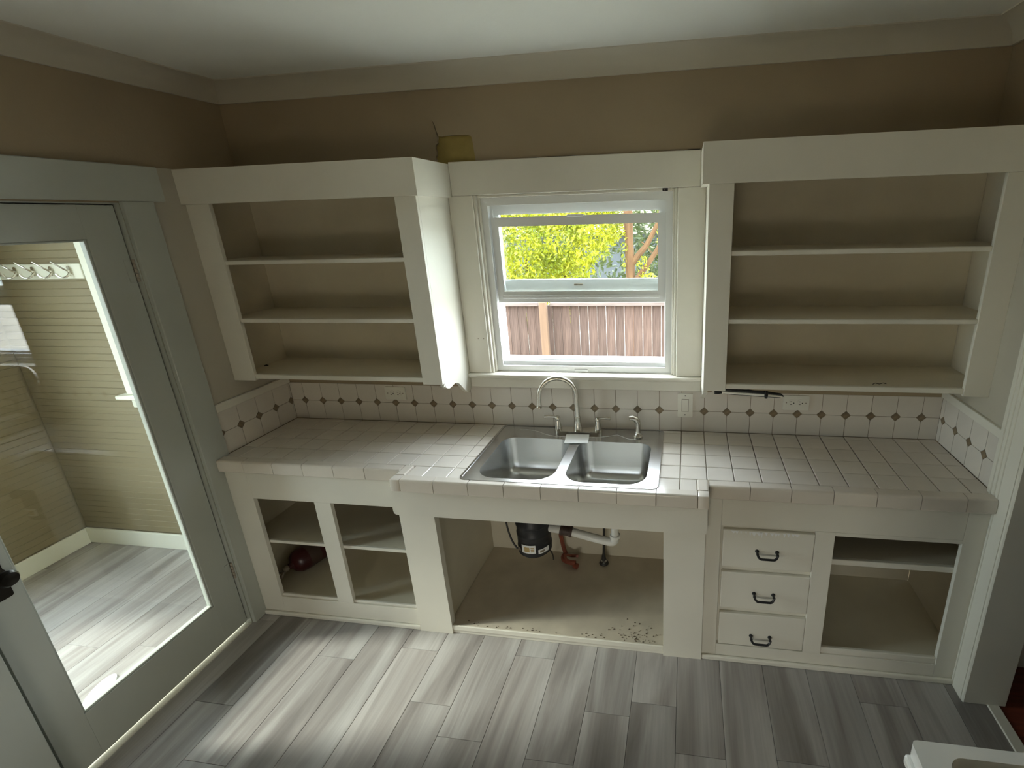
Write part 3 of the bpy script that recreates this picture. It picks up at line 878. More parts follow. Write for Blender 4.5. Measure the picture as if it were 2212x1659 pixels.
def tile_mesh(bm, x0, x1, y0, y1, zt=ZC, zb=0.8927, ch=0.0022):
    vb = [bm.verts.new(p) for p in ((x0, y0, zb), (x1, y0, zb), (x1, y1, zb), (x0, y1, zb))]
    vm = [bm.verts.new((p[0], p[1], zt - ch * 0.8)) for p in ((x0, y0), (x1, y0), (x1, y1), (x0, y1))]
    vt = [bm.verts.new(p) for p in ((x0 + ch, y0 + ch, zt), (x1 - ch, y0 + ch, zt), (x1 - ch, y1 - ch, zt), (x0 + ch, y1 - ch, zt))]
    bm.faces.new(vt)
    for i in range(4):
        j = (i + 1) % 4
        bm.faces.new((vb[i], vb[j], vm[j], vm[i])); bm.faces.new((vm[i], vm[j], vt[j], vt[i]))
    return bm


def ctile(x0, x1, y0, y1):
    g = 0.0016
    x0, x1, y0, y1 = x0 + g, x1 - g, y0 + g, y1 - g
    hx0, hx1, hy0, hy1 = SX0 + 0.018, SX1 - 0.018, SY0 + 0.018, SY1 - 0.016
    if x1 > hx0 and x0 < hx1 and y1 > hy0 and y0 < hy1:
        cx = [(x0, min(x1, hx0)), (max(x0, hx1), x1)]
        cyy = [(y0, min(y1, hy0)), (max(y0, hy1), y1)]
        best = None
        for a, b in cx:
            if b - a > 0.004 and (best is None or (b - a) * (y1 - y0) > best[0]): best = ((b - a) * (y1 - y0), a, b, y0, y1)
        for a, b in cyy:
            if b - a > 0.004 and (best is None or (b - a) * (x1 - x0) > best[0]): best = ((b - a) * (x1 - x0), x0, x1, a, b)
        if best is None: return
        _, x0, x1, y0, y1 = best
    if x1 - x0 < 0.006 or y1 - y0 < 0.006: return
    key = (round(x1 - x0, 4), round(y1 - y0, 4))
    c = ((x0 + x1) / 2, (y0 + y1) / 2, (ZC + 0.8927) / 2)
    if key in TILES: inst('tile', TILES[key], c, ct)
    else: TILES[key] = mk('tile', tile_mesh(B(), x0, x1, y0, y1), 'tile', ct)


GY = -0.4685
txs = [XL + 0.008] + [0.0015 + P * i for i in range(0, 30)] + [XR - 0.008]
tys = [0.0, GY + 4 * P, GY + 3 * P, GY + 2 * P, GY + P, GY]
for i in range(len(txs) - 1):
    for j in range(len(tys) - 1):
        ctile(txs[i], txs[i + 1], tys[j + 1], tys[j])
    a, b = max(txs[i], BX0 + 0.047), min(txs[i + 1], BX1 - 0.047)
    if b - a > 0.006: ctile(a, b, -0.5585, GY)
EPROF = None


def edge_profile(yo, yi, flip=1):
    """cross section (across, z) of a V-cap tile: rounded nose, top inner end"""
    r = 0.010
    pts = [(yi, 0.8927), (yi, 0.9035), (yi - 0.004, 0.9065)]
    pts += [(yo + r - r * math.sin(t * PI / 8), 0.9065 - r + r * math.cos(t * PI / 8)) for t in range(0, 5)]
    pts += [(yo, 0.852), (yo + 0.002, 0.848), (yo + 0.0095, 0.848), (yo + 0.0095, 0.8927)]
    return pts


def cap_x(x0, x1, yo, yi):
    bm = B(); prism(bm, [edge_profile(yo, yi)], lambda u, v, w: (w, u, v), x0 + 0.0013, x1 - 0.0013)
    mk('edge_tile', bm, 'edge_tile', ct)


def cap_y(y0, y1, xo, s_):
    pr = edge_profile(0, 0.046)
    bm = B(); prism(bm, [[(xo + s_ * u, v) for u, v in pr]], lambda u, v, w: (u, w, v), y0 + 0.0013, y1 - 0.0013)
    mk('edge_tile', bm, 'edge_tile', ct)


YI, YIB = GY - 0.009, -0.559
le = [CL + 0.0005, 0.0715, 0.226, 0.380, 0.535, 0.690, BX0 - 0.0005]
for a, b in zip(le[:-1], le[1:]): cap_x(a, b, YE, YI)
re_ = [BX1 + 0.0005, 2.357, 2.513, 2.669, 2.825, 2.981, 3.137, CR - 0.0005]
for a, b in zip(re_[:-1], re_[1:]): cap_x(a, b, YE, YI)
be = [0.908, 1.058, 1.212, 1.367, 1.524, 1.680, 1.835, 1.991, 2.150]
for a, b in zip(be[:-1], be[1:]): cap_x(a, b, YEB, YIB)
for s_, xo in ((1, BX0), (-1, BX1)):
    cap_y(YI, YE + 0.012, xo, s_) if False else None
    cap_y(-0.5585, YI, xo, s_)
    # square corner piece
    bm = B()
    xa, xb = (xo, xo + 0.0455) if s_ == 1 else (xo - 0.0465, xo)
    abox(bm, xa + 0.0003, xb - 0.0008, YEB, YIB - 0.001, 0.848, 0.9065, 0.006, 2)
    mk('edge_tile', bm, 'edge_tile', ct, smooth=True)

# ------------------------------------------------------------------ backsplash
bs = empty('backsplash', (1.59, 0.0, ZC), 'cream tile backsplash with a row of small brown diamonds', 'backsplash')
box('grout_bed', XL, XR, 0.0015, 0.0145, 0.8975, ZB, 'grout', bs, bev=0)
box('grout_bed', XL + 0.0003, XL + 0.006, -0.0003, -0.4495, 0.8975, ZB, 'grout', bs, bev=0)
box('grout_bed', XR - 0.006, XR - 0.0003, -0.0003, -0.4445, 0.8975, ZB, 'grout', bs, bev=0)
ZD = ZC + P
DD = 0.0205


def oct_tile(a0, a1, z0, z1, clip_top, d0, d1):
    g = 0.0012
    c0 = DD + 0.0015
    pts = []
    if clip_top:
        pts = [(a0 + g, z0 + g), (a1 - g, z0 + g)]
        pts += [(a1 - g, z1 - c0 + 0.0), (a1 - c0, z1 - g)] if d1 else [(a1 - g, z1 - g)]
        pts += [(a0 + c0, z1 - g), (a0 + g, z1 - c0)] if d0 else [(a0 + g, z1 - g)]
    else:
        pts = [(a0 + c0, z0 + g), (a1 - c0, z0 + g), (a1 - g, z0 + c0)] if d0 and d1 else ([(a0 + g, z0 + g)] if not d0 else [(a0 + c0, z0 + g)]) + ([(a1 - g, z0 + g)] if not d1 else [(a1 - c0, z0 + g), (a1 - g, z0 + c0)])
        pts += [(a1 - g, z1 - g), (a0 + g, z1 - g)]
        if d0: pts += [(a0 + g, z0 + c0)]
    return pts


BST = {}


def bs_tile(pts, plane, w_face, w_back, m, name):
    a0 = min(p[0] for p in pts); z0 = min(p[1] for p in pts)
    a1 = max(p[0] for p in pts); z1 = max(p[1] for p in pts)
    key = (plane, m, tuple((round(p[0] - a0, 4), round(p[1] - z0, 4)) for p in pts))
    wm = (w_face + w_back) / 2
    c = ((a0 + a1) / 2, wm, (z0 + z1) / 2) if plane == 'y' else (wm, (a0 + a1) / 2, (z0 + z1) / 2)
    if key in BST:
        return inst(name, BST[key], c, bs)
    bm = B(); prism(bm, [pts], plane, w_face, w_back)
    fs = [f for f in bm.faces]
    BST[key] = mk(name, bm, m, bs)
    return BST[key]


bx = [XL + 0.008] + [P * i for i in range(30)] + [XR - 0.008]
for i in range(len(bx) - 1):
    d0, d1 = i > 0, i < len(bx) - 2
    bs_tile(oct_tile(bx[i], bx[i + 1], ZC + 0.001, ZD, True, d0, d1), 'y', 0.0, 0.008, 'tile', 'tile')
    bs_tile(oct_tile(bx[i], bx[i + 1], ZD, ZB, False, d0, d1), 'y', 0.0, 0.008, 'tile', 'tile')
    if i > 0:
        x = bx[i]
        bs_tile([(x - DD, ZD), (x, ZD - DD), (x + DD, ZD), (x, ZD + DD)], 'y', -0.0003, 0.008, 'diamond_tile', 'diamond_tile')
for side, x_face, x_back, y0, n, yend in (('l', XL + 0.0085, XL + 0.003, -0.0106, 5, -0.4495), ('r', XR - 0.0085, XR - 0.003, -0.0303, 4, -0.4445)):
    ys = [y0 - P * k for k in range(n)]
    yb = [-0.0004] + ys + [yend]
    if yb[-2] - yb[-1] < 0.008: yb.pop(-2) if False else None
    for k in range(len(yb) - 1):
        a1_, a0_ = yb[k], yb[k + 1]
        if a1_ - a0_ < 0.006: continue
        d1 = k > 0; d0 = k < len(yb) - 2 and (a1_ - a0_) > 0.05
        d1 = d1 and (a1_ - a0_) > 0.05
        bs_tile(oct_tile(a0_, a1_, ZC + 0.001, ZD, True, d0, d1), 'x', x_face, x_back, 'tile', 'tile')
        bs_tile(oct_tile(a0_, a1_, ZD, ZB, False, d0, d1), 'x', x_face, x_back, 'tile', 'tile')
    for y in ys:
        lo = max(y - DD, yend + 0.0005); hi = min(y + DD, -0.001)
        if hi - lo < 0.012: continue
        poly = [(lo, ZD - (DD - (y - lo))), (y, ZD - DD), (hi, ZD - (DD - (hi - y))), (hi, ZD + (DD - (hi - y))), (y, ZD + DD), (lo, ZD + (DD - (y - lo)))]
        q = []
        for pt in poly:
            if not q or (abs(pt[0] - q[-1][0]) + abs(pt[1] - q[-1][1])) > 1e-5: q.append(pt)
        if abs(q[0][0] - q[-1][0]) + abs(q[0][1] - q[-1][1]) < 1e-5: q.pop()
        e_ = 0.0003 if side == 'l' else -0.0003
        bs_tile(q, 'x', x_face + e_, x_back, 'diamond_tile', 'diamond_tile')


# ------------------------------------------------------------------ outlets and switch
def duplex(x, z, label):
    o = empty('outlet', (x, 0, z), label, 'outlet', 'wall outlets on the backsplash')
    bm = B(); prism(bm, [rrect(x - 0.059, x + 0.059, z - 0.0365, z + 0.0365, 0.006, 3)], 'y', -0.0065, -0.0005)
    bmesh.ops.bevel(bm, geom=[e for e in bm.edges if abs(e.verts[0].co.y + 0.0065) < 1e-6 and abs(e.verts[1].co.y + 0.0065) < 1e-6 and e.calc_face_angle(0) > 1], offset=0.002, segments=1, affect='EDGES')
    mk('cover_plate', bm, 'plate_plastic', o)
    for s_ in (-1, 1):
        cx = x + s_ * 0.0195
        r = B(); prism(r, [rrect(cx - 0.014, cx + 0.014, z - 0.0165, z + 0.0165, 0.011, 5)], 'y', -0.0085, -0.0066)
        rec = mk('receptacle', r, 'plate_plastic', o)
        for dz in (-0.0065, 0.0065):
            box('slot', cx - 0.0075, cx + 0.0005, -0.0090, -0.0086, z + dz - 0.0013, z + dz + 0.0013, 'slot_dark', rec, bev=0)
        bm = B(); lathe(bm, [(0.0028, 0), (0.0028, 0.0004)], (cx + 0.0085, -0.0086, z), (0, -1, 0), 10)
        mk('slot', bm, 'slot_dark', rec)
    for dx in (-0.044, 0.044):
        bm = B(); lathe(bm, [(0.003, 0), (0.0028, 0.0008), (0.001, 0.001)], (x + dx, -0.0065, z), (0, -1, 0), 10)
        mk('screw', bm, 'hinge_metal', o)
    return o


duplex(0.558, 1.0655, 'white double outlet in the tile under the left wall cabinet')
o2 = duplex(2.617, 1.0685, 'white double outlet with dark slots under the right wall cabinet')
sw = empty('light_switch', (2.0975, 0, 1.041), 'white rocker light switch plate on the tile below the window', 'switch')
bm = B(); prism(bm, [rrect(2.061, 2.134, 0.979, 1.103, 0.006, 3)], 'y', -0.0065, -0.0005)
mk('cover_plate', bm, 'plate_plastic', sw)
bm = B(); prism(bm, [rect(2.0805, 2.1145, 1.0075, 1.0745), rect(2.082, 2.113, 1.009, 1.073)], 'y', -0.0072, -0.0066)
mk('rocker_frame', bm, 'grout', sw)
bm = B(); prism(bm, [[(-0.0066, 1.009), (-0.0085, 1.009), (-0.0075, 1.041), (-0.0105, 1.073), (-0.0066, 1.073)]], 'x', 2.082, 2.113)
mk('rocker', bm, 'plate_plastic', sw)
for zz in (0.991, 1.091):
    bm = B(); lathe(bm, [(0.003, 0), (0.0026, 0.0008), (0.001, 0.001)], (2.0975, -0.0065, zz), (0, -1, 0), 10)
    mk('screw', bm, 'slot_dark', sw)

# ------------------------------------------------------------------ rod under the right wall cabinet
rd = empty('hanging_tube', (2.37, -0.265, 1.2), 'thin black and white tube hanging under the right wall cabinet', 'tube')
bm = B(); tube(bm, [(2.246, -0.284, 1.2160), (2.43, -0.284, 1.2070), (2.492, -0.284, 1.2030)], [0.0055, 0.0055, 0.0045], 10)
mk('tube', bm, 'rod_white', rd, smooth=True)
bm = B(); tube(bm, [(2.256, -0.279, 1.2255), (2.43, -0.279, 1.2160), (2.488, -0.280, 1.2095), (2.503, -0.282, 1.2025)], [0.0075, 0.0075, 0.006, 0.002], 10)
mk('backing_strip', bm, 'black_metal', rd, smooth=True)
bm = B(); tube(bm, [(2.256, -0.281, 1.2085), (2.43, -0.281, 1.1995), (2.49, -0.281, 1.1965)], [0.0022, 0.0022, 0.0015], 6)
mk('lower_wire', bm, 'black_metal', rd, smooth=True)
bm = B(); tube(bm, [(2.219, -0.284, 1.2145), (2.235, -0.284, 1.2150), (2.252, -0.284, 1.2158)], [0.0085, 0.0085, 0.005], 10)
mk('end_cap', bm, 'black_metal', rd, smooth=True)
bm = B(); lathe(bm, [(0.007, 0), (0.0175, 0.003), (0.0175, 0.011), (0.007, 0.014)], (2.423, -0.288, 1.2110), (1, 0, -0.05), 8)
mk('clip', bm, 'black_metal', rd)
bm = B(); tube(bm, bez((2.219, -0.268, 1.213), (2.205, -0.268, 1.210), (2.195, -0.26, 1.225), (2.188, -0.24, 1.236), 8), 0.0016, 6)
mk('lead_wire', bm, 'rod_white', rd, smooth=True)
bm = B(); tube(bm, bez((2.26, -0.255, 1.222), (2.32, -0.25, 1.226), (2.36, -0.255, 1.222), (2.425, -0.265, 1.212), 8), 0.0011, 6)
mk('loose_wire', bm, 'black_metal', rd, smooth=True)

# ------------------------------------------------------------------ sink
sk = empty('kitchen_sink', (1.577, -0.294, 0.72), 'double bowl stainless steel drop in sink', 'sink')
bowlL = (1.216, 1.556, -0.548, -0.158)
bowlR = (1.600, 1.945, -0.548, -0.170)
rad = (0.085, 0.085, 0.060, 0.060)
NR = 8
hL = rrect(*bowlL, rad, NR); hR = rrect(*bowlR, rad, NR)
bm = B(); prism(bm, [rrect(SX0, SX1, SY0, SY1, 0.03, 6), hL, hR], 'z', 0.9005, 0.9065)
bmesh.ops.bevel(bm, geom=[e for e in bm.edges if e.calc_face_angle(0) > 1 and all(abs(v.co.z - 0.9065) < 1e-6 for v in e.verts)], offset=0.0025, segments=2, affect='EDGES')
mk('deck', bm, 'steel', sk, smooth=True)
bm = B()
prism(bm, [rrect(SX0, SX1, SY0, SY1, 0.03, 6), rrect(SX0 + 0.010, SX1 - 0.010, SY0 + 0.010, SY1 - 0.010, 0.022, 6)], 'z', 0.9066, 0.9085)
mk('rim', bm, 'steel', sk)
# wavy ledge between bowls and faucet deck
pts = [(SX0 + 0.10, -0.060), (1.30, -0.062), (1.36, -0.078), (1.41, -0.110), (1.46, -0.128), (1.56, -0.132), (1.66, -0.128), (1.72, -0.110), (1.77, -0.085), (1.83, -0.130), (1.93, -0.135)]
bm = B(); tube(bm, [(x, y, 0.9055) for x, y in pts], 0.0024, 6)
mk('deck_ridge', bm, 'steel', sk, smooth=True)


def bowl(b, name):
    x0, x1, y0, y1 = b
    lv = [(0.0, 0.9062), (0.0005, 0.895), (0.006, 0.86), (0.012, 0.79), (0.020, 0.755), (0.036, 0.736), (0.060, 0.729), (0.11, 0.7265)]
    bm = B(); rings = []
    for ins, zz in lv:
        rr = tuple(max(0.02, q - ins * 0.5) for q in rad)
        rings.append([bm.verts.new((p[0], p[1], zz)) for p in rrect(x0 + ins, x1 - ins, y0 + ins, y1 - ins, rr, NR)])
    n = len(rings[0])
    for i in range(len(rings) - 1):
        for k in range(n):
            bm.faces.new((rings[i][k], rings[i][(k + 1) % n], rings[i + 1][(k + 1) % n], rings[i + 1][k]))
    bm.faces.new(rings[-1])
    o = mk(name, bm, 'steel', sk, smooth=True)
    cx, cyy = (x0 + x1) / 2, (y0 + y1) / 2 + 0.02
    bm = B(); lathe(bm, [(0.045, 0.0), (0.044, 0.0025), (0.036, 0.003), (0.030, 0.0012), (0.008, 0.001), (0.006, 0.006), (0.003, 0.007)], (cx, cyy, 0.7268), (0, 0, 1), 24)
    mk('strainer', bm, 'chrome', o, smooth=True)
    return o


bowl(bowlL, 'bowl'); bowl(bowlR, 'bowl')
bm = B(); prism(bm, [[(1.517, -0.113), (1.631, -0.106), (1.643, -0.199), (1.529, -0.210)]], 'z', 0.9089, 0.9125)
mk('paper_card', bm, 'paper', label='small white card lying across the divider of the sink', cat='card')

# ------------------------------------------------------------------ faucet
fc = empty('faucet', (1.566, -0.066, 0.907), 'brushed nickel two handle faucet with a high arched spout', 'faucet')
bm = B(); prism(bm, [rrect(1.446, 1.690, -0.094, -0.036, 0.028, 8)], 'z', 0.9067, 0.9185)
bmesh.ops.bevel(bm, geom=[e for e in bm.edges if e.calc_face_angle(0) > 1 and all(v.co.z > 0.918 for v in e.verts)], offset=0.005, segments=2, affect='EDGES')
mk('base_plate', bm, 'nickel', fc, smooth=True)
sp = (1.566, -0.062)
bm = B(); lathe(bm, [(0.021, 0.0), (0.022, 0.006), (0.019, 0.018), (0.0165, 0.04), (0.014, 0.058), (0.0155, 0.061), (0.0155, 0.067), (0.0125, 0.070)], (sp[0], sp[1], 0.9186), (0, 0, 1), 20)
mk('spout_body', bm, 'nickel', fc, smooth=True)
R_ = 0.092
ca, sa = math.cos(math.radians(-10)), math.sin(math.radians(-10))
pts = [(0.0, 0.98), (0.0, 1.03), (0.0, 1.075)] + [(R_ - R_ * math.cos(t * PI / 14), 1.100 + 0.094 * math.sin(t * PI / 14)) for t in range(0, 15)] + [(2 * R_ + 0.002, 1.075), (2 * R_ + 0.002, 1.050)]
bm = B(); tube(bm, [(sp[0] - u * ca, sp[1] + u * sa, zz) for u, zz in pts], [0.013, 0.0125] + [0.0115] * (len(pts) - 2), 14)
mk('spout', bm, 'nickel', fc, smooth=True)
bm = B(); lathe(bm, [(0.0115, 0), (0.0135, 0.002), (0.0135, 0.012), (0.0110, 0.016)], (sp[0] - (2 * R_ + 0.002) * ca, sp[1] + (2 * R_ + 0.002) * sa, 1.040), (0, 0, 1), 16)
mk('aerator', bm, 'nickel', fc, smooth=True)
for s_, hx in ((-1, 1.464), (1, 1.669)):
    h = empty('handle', (hx, -0.064, 0.9186)); place(h, (hx, -0.064, 0.9186), fc)
    bm = B(); lathe(bm, [(0.019, 0.0), (0.0195, 0.005), (0.016, 0.018), (0.0125, 0.038), (0.0105, 0.048), (0.013, 0.051), (0.014, 0.058), (0.010, 0.068), (0.004, 0.071)], (hx, -0.064, 0.9186), (0, 0, 1), 18)
    mk('handle_body', bm, 'nickel', h, smooth=True)
    bm = B(); tube(bm, [(hx, -0.064, 0.979), (hx + s_ * 0.02, -0.066, 0.985), (hx + s_ * 0.045, -0.069, 0.987), (hx + s_ * 0.066, -0.072, 0.987)], [0.006, 0.0065, 0.0075, 0.008], 10)
    mk('lever', bm, 'nickel', h, smooth=True)
sr = empty('side_sprayer', (1.873, -0.10, 0.9068), 'brushed nickel side sprayer standing on the sink deck', 'sprayer')
bm = B(); lathe(bm, [(0.023, 0), (0.0235, 0.006), (0.017, 0.014), (0.0135, 0.022), (0.0135, 0.03)], (1.873, -0.10, 0.9068), (0, 0, 1), 18)
mk('holder', bm, 'nickel', sr, smooth=True)
bm = B(); tube(bm, [(1.873, -0.10, 0.93), (1.873, -0.10, 0.955), (1.873, -0.101, 0.975), (1.870, -0.103, 0.992), (1.861, -0.106, 1.005), (1.847, -0.110, 1.011), (1.832, -0.114, 1.009)], [0.012, 0.0115, 0.0135, 0.0155, 0.015, 0.013, 0.0115], 14)
mk('spray_head', bm, 'nickel', sr, smooth=True)

# ------------------------------------------------------------------ plumbing under the sink
gd = empty('garbage_disposal', (1.352, -0.275, 0.33), 'black garbage disposal hanging under the sink', 'disposal')
dc = (1.366, -0.285)
bm = B(); lathe(bm, [(0.055, 0.0), (0.075, 0.006), (0.084, 0.016), (0.085, 0.05), (0.083, 0.053), (0.083, 0.11), (0.0855, 0.114), (0.0855, 0.124), (0.083, 0.128), (0.083, 0.165), (0.087, 0.169), (0.087, 0.182), (0.083, 0.19), (0.075, 0.23), (0.055, 0.253)], (dc[0], dc[1], 0.352), (0, 0, 1), 36)
mk('motor_housing', bm, 'black_plastic', gd, smooth=True)
bm = B(); lathe(bm, [(0.045, 0), (0.045, 0.05), (0.056, 0.055), (0.056, 0.085), (0.045, 0.09), (0.045, 0.112)], (dc[0], dc[1], 0.6055), (0, 0, 1), 24)
mk('mount_collar', bm, 'black_plastic', gd, smooth=True)


def sticker(a0, a1, z0, z1, m, r, parent, name, **kw):
    bm = B(); n = 8
    for ro in (0,):
        A_ = [a0 + (a1 - a0) * i / n for i in range(n + 1)]
        va = [bm.verts.new((dc[0] + r * math.cos(a), dc[1] + r * math.sin(a), z0)) for a in A_]
        vb = [bm.verts.new((dc[0] + r * math.cos(a), dc[1] + r * math.sin(a), z1)) for a in A_]
        vc = [bm.verts.new((dc[0] + (r - 0.0012) * math.cos(a), dc[1] + (r - 0.0012) * math.sin(a), z0)) for a in A_]
        vd = [bm.verts.new((dc[0] + (r - 0.0012) * math.cos(a), dc[1] + (r - 0.0012) * math.sin(a), z1)) for a in A_]
        for i in range(n):
            bm.faces.new((va[i], va[i + 1], vb[i + 1], vb[i])); bm.faces.new((vc[i + 1], vc[i], vd[i], vd[i + 1]))
            bm.faces.new((va[i], vc[i], vc[i + 1], va[i + 1])); bm.faces.new((vb[i + 1], vd[i + 1], vd[i], vb[i]))
        bm.faces.new((va[0], vb[0], vd[0], vc[0])); bm.faces.new((va[n], vc[n], vd[n], vb[n]))
    return mk(name, bm, m, parent, **kw)


st = sticker(math.radians(-118), math.radians(-70), 0.392, 0.437, 'paper', 0.0866, gd, 'label_sticker', label='white sticker with tan print')
sticker(math.radians(-108), math.radians(-90), 0.401, 0.427, 'sticker_tan', 0.0876, st, 'print_disc')
for k in range(3):
    sticker(math.radians(-86), math.radians(-75), 0.402 + k * 0.0095, 0.407 + k * 0.0095, 'sticker_tan', 0.0876, st, 'print_line')
s2 = sticker(math.radians(-62), math.radians(-22), 0.385, 0.409, 'paper', 0.0866, gd, 'label_sticker')
sticker(math.radians(-56), math.radians(-40), 0.391, 0.402, 'grout', 0.0876, s2, 'print_line')
sticker(math.radians(-140), math.radians(-126), 0.390, 0.410, 'hinge_metal', 0.0866, gd, 'terminal_plate')

dp = empty('drain_pipe', (1.62, -0.29, 0.40), 'white plastic drain pipe running from disposal to the other bowl', 'pipe')
bm = B(); tube(bm, [(1.446, -0.285, 0.487), (1.47, -0.288, 0.486), (1.505, -0.29, 0.484)], 0.021, 14)
mk('disposal_elbow', bm, 'pvc', dp, smooth=True)
bm = B(); lathe(bm, [(0.024, 0), (0.027, 0.003), (0.027, 0.012), (0.024, 0.015), (0.024, 0.046), (0.027, 0.049), (0.027, 0.058), (0.024, 0.061)], (1.503, -0.29, 0.484), (1, 0, -0.18), 16)
mk('slip_nut', bm, 'coupling', dp, smooth=True)
bm = B(); tube(bm, [(1.562, -0.29, 0.474), (1.66, -0.29, 0.450), (1.735, -0.29, 0.434)] + bez((1.735, -0.29, 0.434), (1.765, -0.29, 0.426), (1.774, -0.29, 0.436), (1.774, -0.29, 0.462), 6)[1:], 0.0205, 14)
mk('waste_arm', bm, 'pvc', dp, smooth=True)
bm = B(); lathe(bm, [(0.021, 0), (0.0255, 0.002), (0.0255, 0.016), (0.021, 0.018)], (1.774, -0.29, 0.458), (0, 0, 1), 16)
mk('slip_nut', bm, 'pvc', dp, smooth=True)
bm = B(); tube(bm, [(1.774, -0.29, 0.470), (1.774, -0.29, 0.72)], 0.0185, 14)
mk('tailpiece', bm, 'pvc', dp, smooth=True)
bm = B(); tube(bm, [(1.535, -0.285, 0.50), (1.535, -0.20, 0.505), (1.535, -0.08, 0.505), (1.535, 0.0895, 0.505)], 0.022, 12)
mk('trap_arm', bm, 'coupling', dp, smooth=True)
rp = empty('copper_pipe', (1.42, 0.04, 0.049), 'reddish copper pipe with a tangle of valve fittings behind the disposal', 'pipe')
bm = B(); tube(bm, [(1.398, 0.045, 0.30), (1.403, 0.048, 0.19), (1.412, 0.05, 0.12), (1.425, 0.045, 0.075)], 0.012, 10)
mk('riser', bm, 'copper_red', rp, smooth=True)
bm = B(); tube(bm, bez((1.425, 0.04, 0.075), (1.40, 0.00, 0.07), (1.44, -0.03, 0.075), (1.50, -0.03, 0.075), 8), 0.014, 10)
mk('fitting', bm, 'copper_red', rp, smooth=True)
bm = B(); tube(bm, [(1.47 + 0.035 * math.cos(a), 0.0 + 0.030 * math.sin(a), 0.085 + 0.012 * math.cos(a * 2)) for a in [2 * PI * i / 14 for i in range(13)]], 0.008, 8)
mk('valve_loop', bm, 'copper_red', rp, smooth=True)
bm = B(); tube(bm, [(1.49, -0.035, 0.062), (1.512, -0.043, 0.064)], [0.013, 0.017], 10)
mk('valve_knob', bm, 'copper_red', rp, smooth=True)
wsp = empty('supply_pipe', (1.655, 0.017, 0.049), 'thin dark supply pipe rising from a chrome ring on the cabinet floor', 'pipe')
bm = B(); lathe(bm, [(0.026, 0.0), (0.027, 0.006), (0.022, 0.016), (0.017, 0.022), (0.012, 0.024)], (1.655, 0.017, 0.0485), (0, 0, 1), 20)
mk('floor_flange', bm, ['rubber_dark'], wsp, smooth=True)
bm = B(); lathe(bm, [(0.017, 0), (0.0175, 0.003), (0.012, 0.006)], (1.655, 0.010, 0.069), (0, -0.25, 1), 16)
mk('chrome_ring', bm, 'chrome', wsp, smooth=True)
bm = B(); tube(bm, [(1.655, 0.017, 0.07), (1.655, 0.017, 0.088), (1.656, 0.017, 0.12), (1.662, 0.016, 0.25), (1.667, 0.014, 0.40), (1.664, 0.0, 0.72)], [0.014, 0.012, 0.007, 0.007, 0.007, 0.007], 10)
mk('riser', bm, 'rubber_dark', wsp, smooth=True)
pc = empty('power_cord', (1.27, -0.25, 0.35), 'thin black cord looping from disposal up behind the apron', 'cord')
bm = B(); tube(bm, bez((1.290, -0.330, 0.385), (1.262, -0.33, 0.42), (1.235, -0.31, 0.46), (1.225, -0.30, 0.62), 12), 0.0045, 8)
mk('cord', bm, 'rubber_dark', pc, smooth=True)
bm = B(); tube(bm, bez((1.40, -0.24, 0.345), (1.40, -0.10, 0.20), (1.37, -0.02, 0.09), (1.36, 0.01, 0.056), 10), 0.004, 8)
mk('floor_lead', bm, 'rubber_dark', pc, smooth=True)
# loose dirt along the front of the sink cabinet floor
bm = B()
rnd = random.Random(3)
for i in range(95):
    if i < 65:
        x = rnd.gauss(1.90, 0.065); y = -0.500 + abs(rnd.gauss(0, 0.055))
    else:
        x = rnd.uniform(1.02, 2.0); y = -0.500 + abs(rnd.gauss(0, 0.012))
    if not (0.99 < x < 2.015): continue
    r = rnd.uniform(0.0012, 0.0042)
    tube(bm, [(x - r, y, 0.0485), (x, y + r * 0.5, 0.0487 + r * 0.4), (x + r * rnd.uniform(0.5, 1.5), y, 0.0485)], [r * 0.4, r * 0.7, r * 0.3], 5)
mk('dirt_crumbs', bm, 'dirt', label='loose dirt crumbs on the floor of the sink cabinet', cat='dirt', kind='stuff')

# ------------------------------------------------------------------ red cylinder in the left base cabinet
fe = empty('red_canister', (0.03, -0.22, 0.112), 'dark red cylinder with metal valve lying in the left base cabinet', 'canister')
axd = Vector((0.30, 0.95, 0.0)).normalized()
b0 = Vector((-0.004, -0.345, 0.180))
bm = B(); lathe(bm, [(0.014, -0.02), (0.020, 0.0), (0.045, 0.010), (0.060, 0.028), (0.0665, 0.05), (0.0665, 0.23), (0.060, 0.248), (0.03, 0.255)], b0, axd, 28)
mk('tank', bm, 'dark_red', fe, smooth=True)
bm = B(); lathe(bm, [(0.012, -0.05), (0.016, -0.045), (0.016, -0.025), (0.012, -0.02)], b0, axd, 16)
mk('valve_body', bm, 'hinge_metal', fe, smooth=True)
bm = B(); tube(bm, [b0 - axd * 0.035, b0 - axd * 0.05 + Vector((-0.03, 0.0, -0.02)), b0 - axd * 0.06 + Vector((-0.062, 0.0, -0.045))], [0.007, 0.008, 0.006], 8)
mk('lever', bm, 'alu', fe, smooth=True)
bm = B(); tube(bm, [b0 - axd * 0.04, b0 - axd * 0.06 + Vector((0.0, -0.005, -0.03)), b0 - axd * 0.075 + Vector((-0.02, 0.0, -0.048))], [0.006, 0.009, 0.007], 8)
mk('grip', bm, 'hinge_metal', fe, smooth=True)
bm = B(); lathe(bm, [(0.0667, 0.07), (0.0672, 0.072), (0.0672, 0.13), (0.0667, 0.132)], b0, axd, 28)
mk('name_band', bm, 'coupling', fe, smooth=True)

